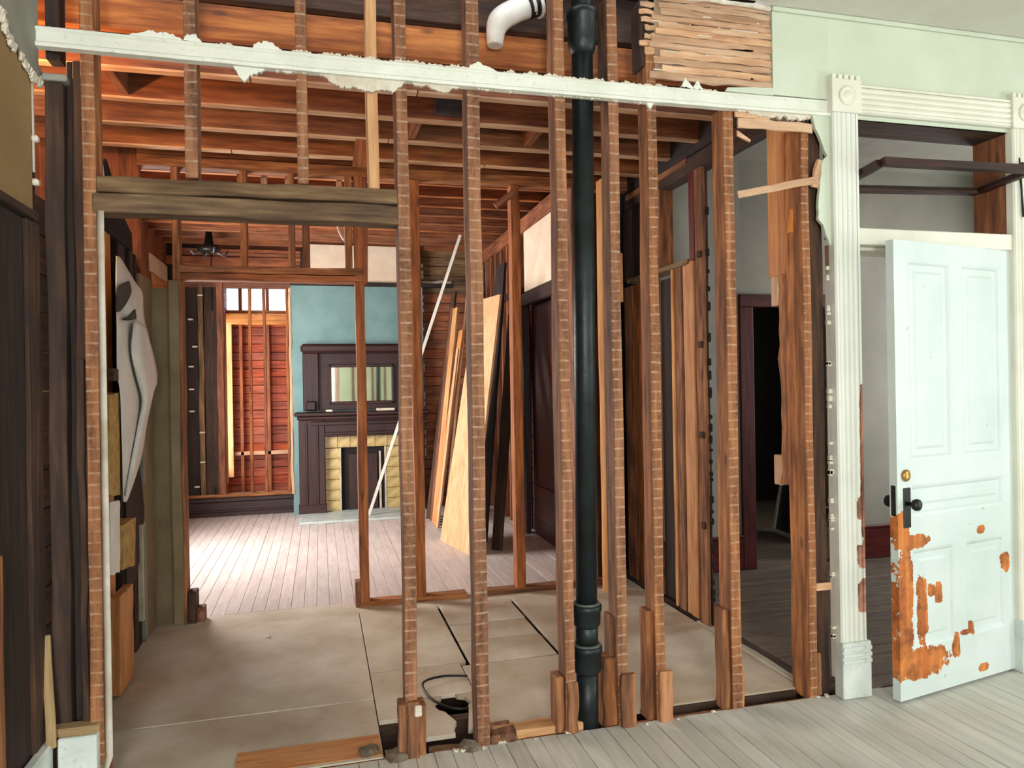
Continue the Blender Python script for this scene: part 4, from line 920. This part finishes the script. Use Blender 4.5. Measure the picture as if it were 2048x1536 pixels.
# ================================================================== REST OF THE FRONT ROOM (behind and beside the camera)
wb = struct('wall_behind', 'front room wall behind the camera with two tall windows', 'wall')
for a, b in ((-1.0, -.9), (.3, 3.0), (4.2, XR)): B('plaster', a, b, -3.6, -3.5, 0, ZC, PLASTER, wb, 0)
for a, b in ((-.9, .3), (3.0, 4.2)): B('plaster', a, b, -3.6, -3.5, 0, .7, PLASTER, wb, 0); B('plaster', a, b, -3.6, -3.5, 2.8, ZC, PLASTER, wb, 0)
wr = struct('wall_right', 'right wall of the house with one front room window', 'wall')
for y0, y1, z0, z1 in ((-3.6, -.1, 0, ZC), (1.3, 3.65, 0, ZC), (-.1, 1.3, 0, .7), (-.1, 1.3, 2.8, ZC), (4.75, 8.1, 0, 3.24), (3.65, 4.75, 0, .8), (3.65, 4.75, 2.6, 3.24)): B('plaster', XR, XR+.1, y0, y1, z0, z1, PLASTER, wr, 0)
k = 3
for a in (-.9, 3.0):
    wn_ = struct(f'window_{k}', ('tall sash window behind the camera nearer the left wall', 'tall sash window behind the camera nearer the right wall')[k-3], 'window'); k += 1
    for z in (.7, 1.72, 2.75): B('rail', a, a+1.2, -3.58, -3.53, z, z+.05, TRIM, wn_, .004)
    for x in (a, a+1.15): B('stile', x, x+.05, -3.58, -3.53, .7, 2.8, TRIM, wn_, .004)
wcl = struct('wall_added_closet', 'unseen closet walls added beside the hall with a high opening for warm light', 'wall')  # closet added out of view to hold the warm lights
for y0, y1, z0, z1 in ((3.0, 3.3, 0, 3.4), (4.2, 5.2, 0, 3.4), (3.3, 4.2, 0, 2.45), (3.3, 4.2, 3.05, 3.4)): B('plaster', -2.4, -2.35, y0, y1, z0, z1, 'red', wcl, 0)
B('plaster', -2.4, -1.05, 3.03, 3.08, 0, 3.4, 'red', wcl, 0); B('plaster', -2.4, -1.1, 5.15, 5.2, 0, 3.4, 'red', wcl, 0); B('ceiling_board', -2.4, -1.55, 3.0, 5.2, 3.4, 3.45, 'dark', wcl, 0)
B('floor_board', -2.4, -1.1, 3.0, 5.2, -.03, 0, 'floord', wcl, 0)

# unseen lamp added in the closet to give the hall joists their orange glow
lp = thing('unseen_glow_lamp', 'unseen caged lamp added to give the hall joists their warm glow', 'lamp', (-1.33, 3.22, 2.78))
LQ = Vector((-1.33, 3.22, 2.78))
bm_, bnt, bb = base_mat('warm_bulb'); bb.inputs['Emission Color'].default_value = (1, .6, .28, 1); bb.inputs['Emission Strength'].default_value = 6
lathe('bulb', [(.004, -.05), (.02, -.04), (.03, -.015), (.026, .015), (.014, .035), (.013, .05)], bm_, lp, LQ, 'z', 16)
lathe('socket', [(.018, .045), (.022, .05), (.022, .11), (.01, .12)], BLKM, lp, LQ, 'z', 14)
for k_ in range(6):
    t_ = k_*math.pi/3; c_, s_ = math.cos(t_), math.sin(t_)
    tube('cage_wire', smooth_path([LQ+Vector((.022*c_, .022*s_, .06)), LQ+Vector((.05*c_, .05*s_, .0)), LQ+Vector((.04*c_, .04*s_, -.06)), LQ+Vector((0, 0, -.08))], 4), .002, BLKM, lp, 6)
tube('cord', [LQ+Vector((0, 0, .115)), LQ+Vector((0, .02, .16)), LQ+Vector((0, .05, .2))], .004, BLKM, lp, 6)
ld = bpy.data.lights.new('lamp_glow', 'POINT'); ld.energy = 40; ld.color = (1, .52, .22); ld.shadow_soft_size = .03
lo = bpy.data.objects.new('lamp_glow', ld); C.objects.link(lo); lo.location = LQ+Vector((.0, 0, -.1))

# crumbs along the floor slot
for k_ in range(14):
    bx_ = random.choice((random.uniform(.45, 1.0), random.uniform(1.2, 2.3))); by_ = random.uniform(2.955, 2.98); r_ = random.uniform(.005, .011)
    tag(B('debris_crumb', bx_-r_, bx_+r_*1.4, by_-r_, by_+r_, 0.0, r_*1.1, RAWP, None, .003, 2, .002), 'tiny pale plaster crumb lying along the floor edge below the studs', 'crumb', None, 'plaster crumbs along the floor edge')
# finer pieces sit one level down, under the part they belong to
bpy.context.view_layer.update()
def under(kid, host):
    hosts = [o for o in C.objects if o.name.split('.')[0] == host and o.parent]
    for o in [o for o in C.objects if o.name.split('.')[0] == kid and o.parent]:
        c_ = [h for h in hosts if h.parent == o.parent]
        if not c_: continue
        def ctr(q): return q.matrix_world @ (sum((Vector(v) for v in q.bound_box), Vector())/8)
        h = min(c_, key=lambda q: (ctr(q)-ctr(o)).length)
        mw = o.matrix_world.copy(); inv = h.matrix_world.inverted()
        o.parent = h; o.matrix_parent_inverse = inv; o.matrix_basis = mw
for kid, host in (('caulk_ring', 'hub'), ('mirror_frame', 'mirror'), ('dentil', 'corner_block'), ('bullseye', 'corner_block'), ('plinth_bead', 'plinth_block'), ('reed', 'pilaster'), ('bracket', 'overmantel_post'), ('shelf_moulding', 'shelf'), ('clamp_ring', 'coupling'), ('hinge_pin', 'hinge'), ('knob', 'escutcheon'), ('cage_wire', 'socket')):
    under(kid, host)
